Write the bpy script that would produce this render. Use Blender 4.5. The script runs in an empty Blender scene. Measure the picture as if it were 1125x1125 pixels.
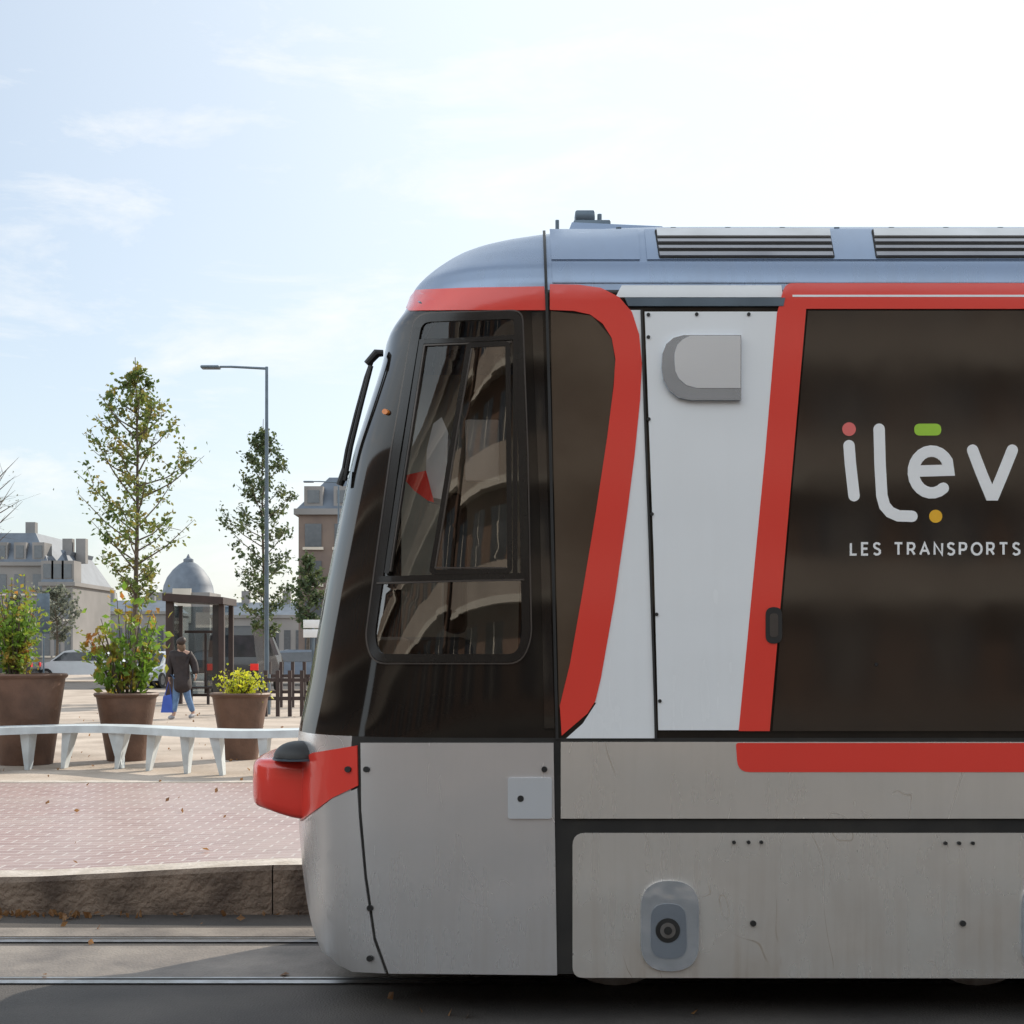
import bpy, bmesh, math, random
from mathutils import Vector, Matrix
random.seed(7)
PI=math.pi
C=bpy.data.collections.new("scene_objects"); bpy.context.scene.collection.children.link(C)
F=1568.0; D=6.4; H=1.653; HZ=715.0; CX=562.5; PZ=0.228
def W(px,py,d): return Vector(((px-CX)*d/F, d-D, H+(HZ-py)*d/F))
def gx(px,d): return (px-CX)*d/F

# ------------------------------------------------------------------ materials
def newmat(name):
    m=bpy.data.materials.new(name); m.use_nodes=True
    nt=m.node_tree; b=nt.nodes['Principled BSDF']; return m,nt,b
def pm(name,c1,c2=None,scale=4,rough=.5,metal=0,bump=0,bscale=None,ior=1.5,coat=0,stretch=(1,1,1),lo=.35,hi=.65,rvar=0,detail=4,bdist=.02,bdet=2,spec=.5):
    m,nt,b=newmat(name); N=nt.nodes; L=nt.links
    b.inputs['Roughness'].default_value=rough; b.inputs['Metallic'].default_value=metal; b.inputs['Specular IOR Level'].default_value=spec
    b.inputs['IOR'].default_value=ior; b.inputs['Coat Weight'].default_value=coat; b.inputs['Coat Roughness'].default_value=.06
    b.inputs['Base Color'].default_value=(*c1,1)
    tc=N.new('ShaderNodeTexCoord'); mp=N.new('ShaderNodeMapping'); mp.inputs['Scale'].default_value=stretch
    L.new(tc.outputs['Object'],mp.inputs[0])
    if c2 is not None:
        no=N.new('ShaderNodeTexNoise'); no.inputs['Scale'].default_value=scale; no.inputs['Detail'].default_value=detail
        L.new(mp.outputs[0],no.inputs['Vector'])
        r=N.new('ShaderNodeMapRange'); r.inputs[1].default_value=lo; r.inputs[2].default_value=hi
        L.new(no.outputs['Fac'],r.inputs[0])
        mx=N.new('ShaderNodeMix'); mx.data_type='RGBA'; mx.inputs[6].default_value=(*c1,1); mx.inputs[7].default_value=(*c2,1)
        L.new(r.outputs[0],mx.inputs[0]); L.new(mx.outputs[2],b.inputs['Base Color'])
        if rvar:
            r2=N.new('ShaderNodeMapRange'); r2.inputs[3].default_value=rough-rvar; r2.inputs[4].default_value=rough+rvar
            L.new(r.outputs[0],r2.inputs[0]); L.new(r2.outputs[0],b.inputs['Roughness'])
    if bump:
        n2=N.new('ShaderNodeTexNoise'); n2.inputs['Scale'].default_value=bscale or scale; n2.inputs['Detail'].default_value=bdet
        L.new(mp.outputs[0],n2.inputs['Vector'])
        bp=N.new('ShaderNodeBump'); bp.inputs['Strength'].default_value=bump; bp.inputs['Distance'].default_value=bdist
        L.new(n2.outputs['Fac'],bp.inputs['Height']); L.new(bp.outputs[0],b.inputs['Normal'])
    return m
def dirty(name,base,dirt,rough=.4,metal=.3,zlo=.2,zhi=.9,amount=.6,scr=.5,coat=0):
    """painted metal with grime that gathers low down, vertical streaks and scratches"""
    m,nt,b=newmat(name); N=nt.nodes; L=nt.links
    b.inputs['Metallic'].default_value=metal; b.inputs['Coat Weight'].default_value=coat; b.inputs['Coat Roughness'].default_value=.1
    tc=N.new('ShaderNodeTexCoord'); sx=N.new('ShaderNodeSeparateXYZ'); L.new(tc.outputs['Object'],sx.inputs[0])
    hz=N.new('ShaderNodeMapRange'); hz.inputs[1].default_value=zhi; hz.inputs[2].default_value=zlo; L.new(sx.outputs['Z'],hz.inputs[0])
    def noise(sc,st,lo,hi,det=4,dist=0):
        mp=N.new('ShaderNodeMapping'); mp.inputs['Scale'].default_value=st; L.new(tc.outputs['Object'],mp.inputs[0])
        n=N.new('ShaderNodeTexNoise'); n.inputs['Scale'].default_value=sc; n.inputs['Detail'].default_value=det; n.inputs['Distortion'].default_value=dist
        L.new(mp.outputs[0],n.inputs['Vector']); r=N.new('ShaderNodeMapRange'); r.inputs[1].default_value=lo; r.inputs[2].default_value=hi
        L.new(n.outputs['Fac'],r.inputs[0]); return r.outputs[0]
    def mth(op,a,bb):
        n=N.new('ShaderNodeMath'); n.operation=op; n.use_clamp=True
        for i,v in enumerate((a,bb)):
            if hasattr(v,'is_linked'): L.new(v,n.inputs[i])
            else: n.inputs[i].default_value=v
        return n.outputs[0]
    grime=noise(3,(1,1,.9),.35,.75); streak=noise(9,(2.5,1,.16),.45,.75)
    g=mth('MULTIPLY',mth('ADD',mth('MULTIPLY',grime,.7),mth('MULTIPLY',streak,.4)),mth('ADD',mth('MULTIPLY',hz.outputs[0],.75),.25))
    g=mth('MULTIPLY',g,amount)
    tot=g
    if scr:
        n=N.new('ShaderNodeTexNoise'); n.inputs['Scale'].default_value=1.1; n.inputs['Detail'].default_value=2.0; n.inputs['Distortion'].default_value=1.2
        mp=N.new('ShaderNodeMapping'); mp.inputs['Scale'].default_value=(1.6,1,.9); mp.inputs['Rotation'].default_value=(0,.6,0); L.new(tc.outputs['Object'],mp.inputs[0]); L.new(mp.outputs[0],n.inputs['Vector'])
        ab=N.new('ShaderNodeMath'); ab.operation='SUBTRACT'; L.new(n.outputs['Fac'],ab.inputs[0]); ab.inputs[1].default_value=.53
        a2=N.new('ShaderNodeMath'); a2.operation='ABSOLUTE'; L.new(ab.outputs[0],a2.inputs[0])
        sr=N.new('ShaderNodeMapRange'); sr.inputs[1].default_value=.0022; sr.inputs[2].default_value=.0; L.new(a2.outputs[0],sr.inputs[0])
        sc=mth('MULTIPLY',sr.outputs[0],mth('MULTIPLY',noise(3.2,(1,1,1),.46,.58,3),scr))
        tot=mth('ADD',g,sc)
    mx=N.new('ShaderNodeMix'); mx.data_type='RGBA'; mx.inputs[6].default_value=(*base,1); mx.inputs[7].default_value=(*dirt,1)
    L.new(tot,mx.inputs[0]); L.new(mx.outputs[2],b.inputs['Base Color'])
    rr=N.new('ShaderNodeMapRange'); rr.inputs[3].default_value=rough; rr.inputs[4].default_value=min(1,rough+.35); L.new(tot,rr.inputs[0]); L.new(rr.outputs[0],b.inputs['Roughness'])
    bn=N.new('ShaderNodeTexNoise'); bn.inputs['Scale'].default_value=2.2; bn.inputs['Detail'].default_value=1; L.new(tc.outputs['Object'],bn.inputs['Vector'])
    bp=N.new('ShaderNodeBump'); bp.inputs['Strength'].default_value=.4; bp.inputs['Distance'].default_value=.02; L.new(bn.outputs['Fac'],bp.inputs['Height']); L.new(bp.outputs[0],b.inputs['Normal'])
    return m
def glass(name,tint,gl=.12,rough=.01,hi=.9,blend=.25):
    m=bpy.data.materials.new(name); m.use_nodes=True; nt=m.node_tree; N=nt.nodes; L=nt.links; N.clear()
    o=N.new('ShaderNodeOutputMaterial'); t=N.new('ShaderNodeBsdfTransparent'); t.inputs[0].default_value=(*tint,1)
    g=N.new('ShaderNodeBsdfGlossy'); g.inputs['Roughness'].default_value=rough
    f=N.new('ShaderNodeLayerWeight'); f.inputs[0].default_value=blend
    r=N.new('ShaderNodeMapRange'); r.inputs[3].default_value=gl; r.inputs[4].default_value=hi; L.new(f.outputs['Fresnel'],r.inputs[0])
    mx=N.new('ShaderNodeMixShader'); L.new(r.outputs[0],mx.inputs[0]); L.new(t.outputs[0],mx.inputs[1]); L.new(g.outputs[0],mx.inputs[2]); L.new(mx.outputs[0],o.inputs[0]); return m
def leafmat(name,c1,c2,c3,scale=3.):
    m=bpy.data.materials.new(name); m.use_nodes=True; nt=m.node_tree; N=nt.nodes; L=nt.links; b=N['Principled BSDF']; o=N['Material Output']
    tc=N.new('ShaderNodeTexCoord'); n=N.new('ShaderNodeTexNoise'); n.inputs['Scale'].default_value=scale; n.inputs['Detail'].default_value=4; L.new(tc.outputs['Object'],n.inputs['Vector'])
    r=N.new('ShaderNodeValToRGB'); e=r.color_ramp.elements; e[0].position=.32; e[0].color=(*c1,1); e[1].position=.68; e[1].color=(*c3,1); x=e.new(.5); x.color=(*c2,1)
    L.new(n.outputs['Fac'],r.inputs[0]); L.new(r.outputs[0],b.inputs['Base Color']); b.inputs['Roughness'].default_value=.5
    t=N.new('ShaderNodeBsdfTranslucent'); L.new(r.outputs[0],t.inputs[0]); mx=N.new('ShaderNodeMixShader'); mx.inputs[0].default_value=.5
    L.new(b.outputs[0],mx.inputs[1]); L.new(t.outputs[0],mx.inputs[2]); L.new(mx.outputs[0],o.inputs[0]); return m
M={}
M['silver']=dirty('silver_paint',(.82,.82,.83),(.44,.41,.36),rough=.24,metal=.72,amount=.42,scr=.14)
M['skirt']=dirty('skirt_paint',(.86,.84,.80),(.36,.29,.22),rough=.24,metal=.68,amount=.62,scr=.7)
M['white']=dirty('white_paint',(.88,.90,.92),(.66,.66,.65),rough=.24,metal=.0,zlo=1.2,zhi=3.,amount=.22,scr=0,coat=.4)
M['red']=dirty('red_paint',(.82,.055,.038),(.55,.06,.05),rough=.24,metal=0,amount=.2,scr=0,coat=.6)
M['black']=pm('black_gloss',(.010,.008,.007),(.022,.017,.014),scale=2,rough=.05,ior=1.6,bump=.10,bscale=1.6)
M['blackbody']=pm('black_body_paint',(.011,.009,.008),(.020,.016,.013),scale=2,rough=.06,ior=1.42,bump=.08,bscale=1.6)
M['film']=pm('brown_film',(.018,.013,.010),(.034,.025,.019),scale=1.2,rough=.10,ior=1.75,bump=.12,bscale=2.2,rvar=.03,bdist=.02,stretch=(1,1,.6))
M['colfilm']=pm('column_film',(.060,.040,.026),(.09,.064,.044),scale=2,rough=.12,ior=1.65,bump=.12,bscale=2)
M['rubber']=pm('rubber',(.014,.014,.014),(.024,.024,.024),rough=.5)
M['frameb']=pm('frame_black',(.010,.009,.009),(.016,.015,.014),rough=.22)
M['highlight_slot']=pm('brown_highlight_slot',(.10,.085,.075),(.07,.06,.055),rough=.35,metal=.3)  # painted edge highlights of the cab window frame; also the lock slot
M['roofblue']=dirty('roof_paint',(.27,.34,.46),(.22,.24,.27),rough=.24,metal=.5,zlo=3.3,zhi=3.7,amount=.3,scr=0)
M['vent']=pm('vent_metal',(.66,.66,.67),(.55,.55,.55),rough=.3,metal=.5)
M['ventd']=pm('vent_metal_dull',(.36,.36,.38),(.28,.28,.3),rough=.35,metal=.6)
M['coverm']=pm('cover_metal',(.52,.60,.70),(.46,.53,.62),rough=.18,metal=.85)
M['dark']=pm('dark_under',(.016,.015,.014),(.028,.025,.022),rough=.8)
M['steel']=pm('steel',(.45,.45,.46),(.3,.29,.28),scale=12,rough=.3,metal=.9)
M['polish']=pm('polished_plate',(.86,.90,.95),(.70,.75,.80),scale=5,rough=.13,metal=.8,bump=.4,bscale=7)
M['bright']=dirty('bright_plate',(.84,.90,.97),(.6,.62,.64),rough=.18,metal=.6,amount=.2,scr=0)
M['glass']=glass('window_glass',(.88,.86,.82),.06,hi=.6,blend=.12)
M['glasslow']=glass('lower_window_glass',(.58,.53,.48),.16,hi=.75,blend=.16)
M['wglass']=glass('windscreen_glass',(.62,.68,.70),.06,hi=.55,blend=.2)
M['clear']=glass('clear_glass',(.70,.76,.78),.14)
M['inner']=pm('cab_lining',(.26,.225,.185),(.34,.30,.25),rough=.8)
M['lwhite']=pm('logo_white',(.92,.92,.92),(.88,.88,.88),rough=.4)
M['lpink']=pm('logo_pink',(.82,.18,.16),(.78,.16,.15),rough=.4)
M['lgreen']=pm('logo_green',(.40,.68,.06),(.36,.62,.05),rough=.4)
M['lyellow']=pm('logo_yellow',(.92,.50,.03),(.86,.46,.03),rough=.4)
M['seat']=pm('seat_cloth',(.82,.85,.9),(.72,.75,.8),rough=.8)
M['pennant']=pm('pennant_cloth',(.85,.05,.035),(.75,.04,.03),rough=.7)
M['asphalt']=pm('asphalt',(.036,.032,.030),(.085,.074,.065),scale=1.4,rough=.7,bump=.6,bscale=90,lo=.3,hi=.75,bdist=.01,detail=6)
M['asphalt2']=pm('track_concrete',(.13,.112,.098),(.24,.208,.178),scale=3,rough=.55,bump=.6,bscale=60,bdist=.01,detail=6)
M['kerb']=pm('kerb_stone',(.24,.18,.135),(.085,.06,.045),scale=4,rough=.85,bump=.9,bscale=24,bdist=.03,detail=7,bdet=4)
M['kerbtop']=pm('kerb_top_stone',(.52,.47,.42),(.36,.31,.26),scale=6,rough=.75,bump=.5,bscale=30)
M['sand']=pm('sand_plaza',(.50,.42,.35),(.31,.25,.20),scale=1.1,rough=.85,bump=.6,bscale=14,lo=.3,hi=.7,detail=7)
M['soil']=pm('soil',(.05,.035,.025),(.09,.06,.04),scale=20,rough=.95)
M['ground']=pm('far_ground',(.2,.18,.15),(.13,.12,.1),scale=.3,rough=.95)
M['corten']=pm('corten',(.15,.08,.052),(.095,.05,.032),scale=4,rough=.6,bump=.3,bscale=20)
M['dkframe']=pm('dark_frame',(.045,.025,.022),(.03,.018,.016),scale=4,rough=.5)
M['benchw']=pm('bench_white',(.62,.68,.71),(.50,.54,.56),scale=5,rough=.4)
M['bark']=pm('bark',(.13,.10,.075),(.07,.055,.04),scale=14,rough=.9,bump=.6)
M['leafA']=leafmat('leaves_young',(.07,.12,.03),(.14,.19,.045),(.34,.25,.06))
M['leafB']=leafmat('leaves_dark',(.05,.08,.04),(.085,.12,.05),(.15,.17,.06))
M['leafC']=leafmat('leaves_bright',(.10,.22,.03),(.20,.32,.04),(.42,.17,.04))
M['leafY']=leafmat('leaves_yellow',(.32,.40,.03),(.58,.60,.04),(.7,.6,.05),12)
M['leafP']=leafmat('leaves_pale',(.15,.16,.13),(.20,.22,.17),(.27,.27,.2))
M['dead']=leafmat('fallen',(.22,.10,.04),(.32,.17,.07),(.15,.07,.03),5)
M['pole']=pm('grey_pole',(.13,.17,.21),(.10,.13,.16),rough=.4,metal=.5)
M['facadeA']=pm('facade_stone',(.36,.30,.25),(.29,.24,.20),scale=.6,rough=.9)
M['facadeF']=pm('facade_stone_hazed',(.24,.23,.225),(.185,.18,.175),scale=.3,rough=.9)  # greyed stone for far buildings, distance haze put into the colour
M['brickf']=pm('facade_brick',(.17,.10,.07),(.12,.075,.053),scale=.8,rough=.9)
M['brickp']=pm('facade_brick_hazed',(.19,.145,.12),(.15,.115,.10),scale=.8,rough=.9)  # paler brick for the far building, haze put into the colour
M['cream']=pm('facade_cream',(.60,.54,.46),(.5,.45,.38),scale=.4,rough=.85)
M['slate']=pm('slate',(.13,.155,.19),(.10,.12,.15),scale=1,rough=.6)
M['fglass']=pm('far_window_glass',(.06,.07,.08),(.08,.09,.10),rough=.15,ior=1.6)
M['dglass']=pm('dark_glass',(.02,.025,.03),(.04,.04,.05),rough=.08,ior=1.7)
M['carw']=pm('car_white',(.6,.62,.64),(.56,.58,.6),rough=.25,coat=.5)
M['carg']=pm('car_grey',(.14,.18,.24),(.12,.15,.2),rough=.25,coat=.5)
M['card']=pm('car_dark',(.022,.022,.026),(.03,.03,.03),rough=.2,coat=.5)
M['lampred']=pm('tail_red',(.8,.03,.02),(.7,.02,.02),rough=.3)
M['orange']=pm('orange_plastic',(.8,.25,.04),(.7,.2,.03),rough=.4)
M['coat']=pm('dark_coat',(.020,.014,.015),(.032,.022,.022),scale=12,rough=.75,bump=.5)
M['jeans']=pm('jeans',(.13,.22,.38),(.09,.16,.28),scale=12,rough=.85)
M['skin']=pm('skin',(.45,.27,.2),(.4,.24,.18),rough=.6)
M['hair']=pm('hair',(.025,.016,.012),(.04,.025,.02),rough=.6)
M['tan']=pm('tan_fur',(.16,.10,.065),(.11,.07,.045),scale=30,rough=.9)
M['blue']=pm('blue_bag',(.04,.10,.45),(.03,.07,.35),rough=.5)
M['shoe']=pm('shoe',(.3,.3,.32),(.2,.2,.22),rough=.6)
M['signw']=pm('sign_white',(.8,.8,.8),(.72,.72,.72),rough=.4)
# brick paving
m,nt,b=newmat('brick_paving'); N=nt.nodes; L=nt.links
tc=N.new('ShaderNodeTexCoord'); bt=N.new('ShaderNodeTexBrick'); L.new(tc.outputs['Object'],bt.inputs['Vector'])
bt.inputs['Scale'].default_value=1; bt.inputs['Brick Width'].default_value=.24; bt.inputs['Row Height'].default_value=.14; bt.inputs['Mortar Size'].default_value=.009
bt.inputs['Color1'].default_value=(.37,.255,.235,1); bt.inputs['Color2'].default_value=(.30,.195,.18,1); bt.inputs['Mortar'].default_value=(.52,.46,.43,1)
no=N.new('ShaderNodeTexNoise'); no.inputs['Scale'].default_value=.9; no.inputs['Detail'].default_value=7; L.new(tc.outputs['Object'],no.inputs['Vector'])
mx=N.new('ShaderNodeMix'); mx.data_type='RGBA'; mr=N.new('ShaderNodeMapRange'); mr.inputs[1].default_value=.42; mr.inputs[2].default_value=.75; mr.inputs[4].default_value=.6
L.new(no.outputs['Fac'],mr.inputs[0]); L.new(mr.outputs[0],mx.inputs[0]); L.new(bt.outputs['Color'],mx.inputs[6]); mx.inputs[7].default_value=(.42,.35,.32,1); L.new(mx.outputs[2],b.inputs['Base Color'])
b.inputs['Roughness'].default_value=.42
bp=N.new('ShaderNodeBump'); bp.inputs['Strength'].default_value=.6; bp.inputs['Distance'].default_value=.01; bp.invert=True; L.new(bt.outputs['Fac'],bp.inputs['Height']); L.new(bp.outputs[0],b.inputs['Normal'])
M['paving']=m

# ------------------------------------------------------------------ helpers
def tag(o,label=None,cat=None,group=None,kind=None):
    if label: o['label']=label
    if cat: o['category']=cat
    if group: o['group']=group
    if kind: o['kind']=kind
    return o
def setparent(o,p):
    if p is not None:
        o.parent=p
        q=p; loc=Vector((0,0,0))
        while q is not None:
            if q.type=='EMPTY': loc=loc+Vector(q.location)
            q=q.parent
        if p.type=='EMPTY': o.matrix_parent_inverse=Matrix.Translation(-loc)
        else: o.matrix_parent_inverse=Matrix.Identity(4)
def finish(name,me,mat,parent=None,smooth=30):
    o=bpy.data.objects.new(name,me); C.objects.link(o)
    for mm in (mat if isinstance(mat,(list,tuple)) else [mat]): me.materials.append(mm)
    if smooth:
        me.polygons.foreach_set('use_smooth',[True]*len(me.polygons))
        me.set_sharp_from_angle(angle=math.radians(smooth))
    setparent(o,parent)
    return o
def empty(name,loc):
    o=bpy.data.objects.new(name,None); o.location=loc; o.empty_display_size=.1; C.objects.link(o); return o
class MB:
    def __init__(s,T=None): s.v=[]; s.f=[]; s.T=T
    def add(s,vs,fs):
        k=len(s.v); s.v+= [Vector(v) for v in vs]; s.f+=[tuple(i+k for i in f) for f in fs]; return s
    def box(s,a,b,bev=0):
        x0,y0,z0=a; x1,y1,z1=b
        if bev:
            bm=bmesh.new(); bmesh.ops.create_cube(bm,size=1)
            for v in bm.verts: v.co=Vector(((x0+x1)/2+v.co.x*(x1-x0),(y0+y1)/2+v.co.y*(y1-y0),(z0+z1)/2+v.co.z*(z1-z0)))
            bmesh.ops.bevel(bm,geom=bm.edges[:],offset=bev,segments=2,affect='EDGES',profile=.5)
            bm.verts.index_update(); s.add([v.co.copy() for v in bm.verts],[[v.index for v in f.verts] for f in bm.faces]); bm.free(); return s
        return s.add([(x0,y0,z0),(x1,y0,z0),(x1,y1,z0),(x0,y1,z0),(x0,y0,z1),(x1,y0,z1),(x1,y1,z1),(x0,y1,z1)],[(0,3,2,1),(4,5,6,7),(0,1,5,4),(1,2,6,5),(2,3,7,6),(3,0,4,7)])
    def tube(s,pts,rad,n=8,cap=True):
        pts=[Vector(p) for p in pts]
        if not isinstance(rad,(list,tuple)): rad=[rad]*len(pts)
        k0=len(s.v); up=None
        for i,p in enumerate(pts):
            t=(pts[min(i+1,len(pts)-1)]-pts[max(i-1,0)]).normalized()
            if up is None: up=t.orthogonal().normalized()
            else:
                up=(up-t*up.dot(t)); up=up.normalized() if up.length>1e-5 else t.orthogonal().normalized()
            w=t.cross(up)
            for j in range(n):
                a=2*PI*j/n; s.v.append(p+(up*math.cos(a)+w*math.sin(a))*rad[i])
        for i in range(len(pts)-1):
            for j in range(n):
                a=k0+i*n+j; b=k0+i*n+(j+1)%n; s.f.append((a,b,b+n,a+n))
        if cap: s.f.append(tuple(k0+j for j in reversed(range(n)))); s.f.append(tuple(k0+(len(pts)-1)*n+j for j in range(n)))
        return s
    def cyl(s,a,b,r,r2=None,n=16): return s.tube([a,b],[r,r if r2 is None else r2],n)
    def prism(s,poly,y0,y1):
        n=len(poly); return s.add([(p[0],y0,p[1]) for p in poly]+[(p[0],y1,p[1]) for p in poly],[tuple(range(n)),tuple(reversed(range(n,2*n)))]+[(i,i+n,(i+1)%n+n,(i+1)%n) for i in range(n)])
    def lathe(s,c,prof,n=20,sx=1,sy=1):
        k=len(s.v)
        for r,z in prof:
            for j in range(n): s.v.append(Vector((c[0]+sx*r*math.cos(2*PI*j/n),c[1]+sy*r*math.sin(2*PI*j/n),c[2]+z)))
        for i in range(len(prof)-1):
            for j in range(n): s.f.append((k+i*n+j,k+i*n+(j+1)%n,k+(i+1)*n+(j+1)%n,k+(i+1)*n+j))
        return s
    def leaf(s,c,size,asp=.6):
        n=Vector((random.gauss(0,1),random.gauss(0,1),random.gauss(0,1))).normalized(); u=n.orthogonal().normalized(); v=n.cross(u)
        a=random.random()*2*PI; u,v=u*math.cos(a)+v*math.sin(a),v*math.cos(a)-u*math.sin(a)
        c=Vector(c); k=len(s.v); s.v+=[c-u*size*.5,c+v*size*asp*.4+n*size*.08,c+u*size*.5,c-v*size*asp*.4+n*size*.08]; s.f.append((k,k+1,k+2,k+3))
    def build(s,name,mat,parent=None,smooth=35):
        me=bpy.data.meshes.new(name); vs=s.v if s.T is None else [s.T@v for v in s.v]
        me.from_pydata([tuple(v) for v in vs],[],s.f); me.update()
        return finish(name,me,mat,parent,smooth)

# ------------------------------------------------------------------ tram body surface
ZT=3.678
NEXP=3.4
def lerp_tab(tab,x):
    if x<=tab[0][0]: return tab[0][1]
    for (a,b),(c,d) in zip(tab,tab[1:]):
        if x<=c: return b+(d-b)*(x-a)/(c-a)
    return tab[-1][1]
Y0T=[(3.24,0),(3.32,.006),(3.385,.03),(3.42,.06),(3.50,.135),(3.60,.245),(3.65,.32),(3.678,.42)]
XCT=[(3.2,.15),(3.4,.30),(3.6,.75),(3.678,1.1)]
def y0(z): return lerp_tab(Y0T,z)
def xc(z): return lerp_tab(XCT,z)
SIL=[(250,600),(254,560),(262,530),(272,506),(285,487),(303,466),(325,452),(345,443),(400,420),(450,404),(500,388),(550,377),(600,367),(650,357),(700,348),(760,337),(805,328),(860,327),(900,328),(960,333),(1000,339),(1030,347),(1050,357),(1062,369),(1070,384)]
def silpx(a,z):
    best=(1e9,0)
    for i in range(0,61):
        y=y0(z)+(1.2-y0(z))*i/60; s=max(0.0,min(1.0,(1.2-y)/(1.2-y0(z)))); u=max(0.0,1-s**NEXP)**(1/NEXP)
        px=CX+F*(xc(z)-a*u)/(D+y)
        if px<best[0]: best=(px,y)
    return best
zs=[.15+i*(ZT-.15)/140 for i in range(141)]
raw=[]
def xf(z):
    t=(z-.15)/(ZT-.15)*140; i=max(0,min(139,int(t))); return raw[i]+(raw[i+1]-raw[i])*max(0,min(1,t-i))
target={py:float(L_) for py,L_ in SIL}
for outer_it in range(4):
    AT=[]
    for py,_ in SIL:
        Lx=target[py]; yt=.5
        for it in range(3):
            z=min(ZT,H+(HZ-py)*(D+yt)/F); lo,hi=.05,3
            for k in range(24):
                mid=(lo+hi)/2; p,yy=silpx(mid,z)
                if p>Lx: lo=mid
                else: hi=mid
            yt=yy if z<3.3 else max(y0(z)+.02,min(yy,.6))
        AT.append((z,lo))
    AT.sort()
    raw=[xc(z)-lerp_tab(AT,z) for z in zs]
    for it in range(5): raw=[raw[0]]+[(raw[i-1]+2*raw[i]+raw[i+1])/4 for i in range(1,140)]+[raw[-1]]
    for py,Lx in SIL:
        if py<320: continue
        best=1e9
        for i in range(61):
            y=1.2*i/60; z=H+(HZ-py)*(D+y)/F
            if z>3.3 and y>.7: break
            z=max(.15,min(ZT,z)); s=max(0.0,min(1.0,(1.2-y)/(1.2-y0(z)))); u=max(0.0,1-s**NEXP)**(1/NEXP)
            best=min(best,CX+F*(xc(z)-(xc(z)-xf(z))*u)/(D+y))
        target[py]+=(Lx-best)*.8
def S(x,z):
    zz=max(.15,min(ZT,z)); c=xc(zz); yy=y0(zz); ex=0
    if z>ZT: ex=(z-ZT)*20
    if x>=c: return yy+ex
    a=c-xf(zz); u=(c-x)/a
    if u>=1: return 1.2+(u-1)*6+ex
    return 1.2-(1.2-yy)*(1-u**NEXP)**(1/NEXP)+ex
def hit(px,py):
    dx=(px-CX)/F; dz=(HZ-py)/F
    def g(t): return t-D-S(dx*t,H+dz*t)
    t=D-.01; best=(1e9,t)
    if g(t)>=0: return Vector((dx*t,t-D,H+dz*t))
    while t<D+1.25:
        t+=.02; v=g(t)
        if v>=0:
            lo,hi=t-.02,t
            for k in range(14):
                m_=(lo+hi)/2
                if g(m_)>=0: hi=m_
                else: lo=m_
            t=(lo+hi)/2; return Vector((dx*t,t-D,H+dz*t))
        if -v<best[0]: best=(-v,t)
    t=best[1]; return Vector((dx*t,t-D,H+dz*t))
def normal(p):
    e=.004
    gx_=(S(p.x+e,p.z)-S(p.x-e,p.z))/(2*e); gz_=(S(p.x,min(p.z+e,ZT))-S(p.x,p.z-e))/(2*e)
    gx_=max(-6,min(6,gx_)); gz_=max(-6,min(6,gz_))
    return Vector((gx_,-1,gz_)).normalized()
def toworld(v):
    px,py,o=v
    p=hit(px,py); return p+normal(p)*o
def rnd(pts,r,seg=5):
    out=[]; n=len(pts)
    rr=r if isinstance(r,(list,tuple)) else [r]*n
    for i in range(n):
        p=Vector(pts[i]); a=Vector(pts[i-1])-p; b=Vector(pts[(i+1)%n])-p
        q=min(rr[i],a.length*.49,b.length*.49)
        if q<.5: out.append(tuple(p)); continue
        s=p+a.normalized()*q; e=p+b.normalized()*q
        for k in range(seg+1):
            t=k/seg; c=s*(1-t)**2+p*2*t*(1-t)+e*t*t; out.append(tuple(c))
    return out
def stroke_polys(pts,w,closed=False):
    n=len(pts); P=[Vector(p) for p in pts]; L_=[];R_=[]
    for i in range(n):
        a=P[i-1] if (i>0 or closed) else P[i]; b=P[(i+1)%n] if (i<n-1 or closed) else P[i]
        d1=(P[i]-a); d2=(b-P[i])
        d1=d1.normalized() if d1.length>0 else d2.normalized(); d2=d2.normalized() if d2.length>0 else d1
        t=(d1+d2).normalized(); nn=Vector((-t.y,t.x)); k=max(.5,nn.dot(Vector((-d1.y,d1.x))))
        L_.append(P[i]+nn*w/2/k); R_.append(P[i]-nn*w/2/k)
    m_=n if closed else n-1
    return [[tuple(L_[i]),tuple(L_[(i+1)%n]),tuple(R_[(i+1)%n]),tuple(R_[i])] for i in range(m_)]
def circle(c,r,n=20,ry=None): return [(c[0]+r*math.cos(2*PI*k/n),c[1]+(ry or r)*math.sin(2*PI*k/n)) for k in range(n)]
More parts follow.
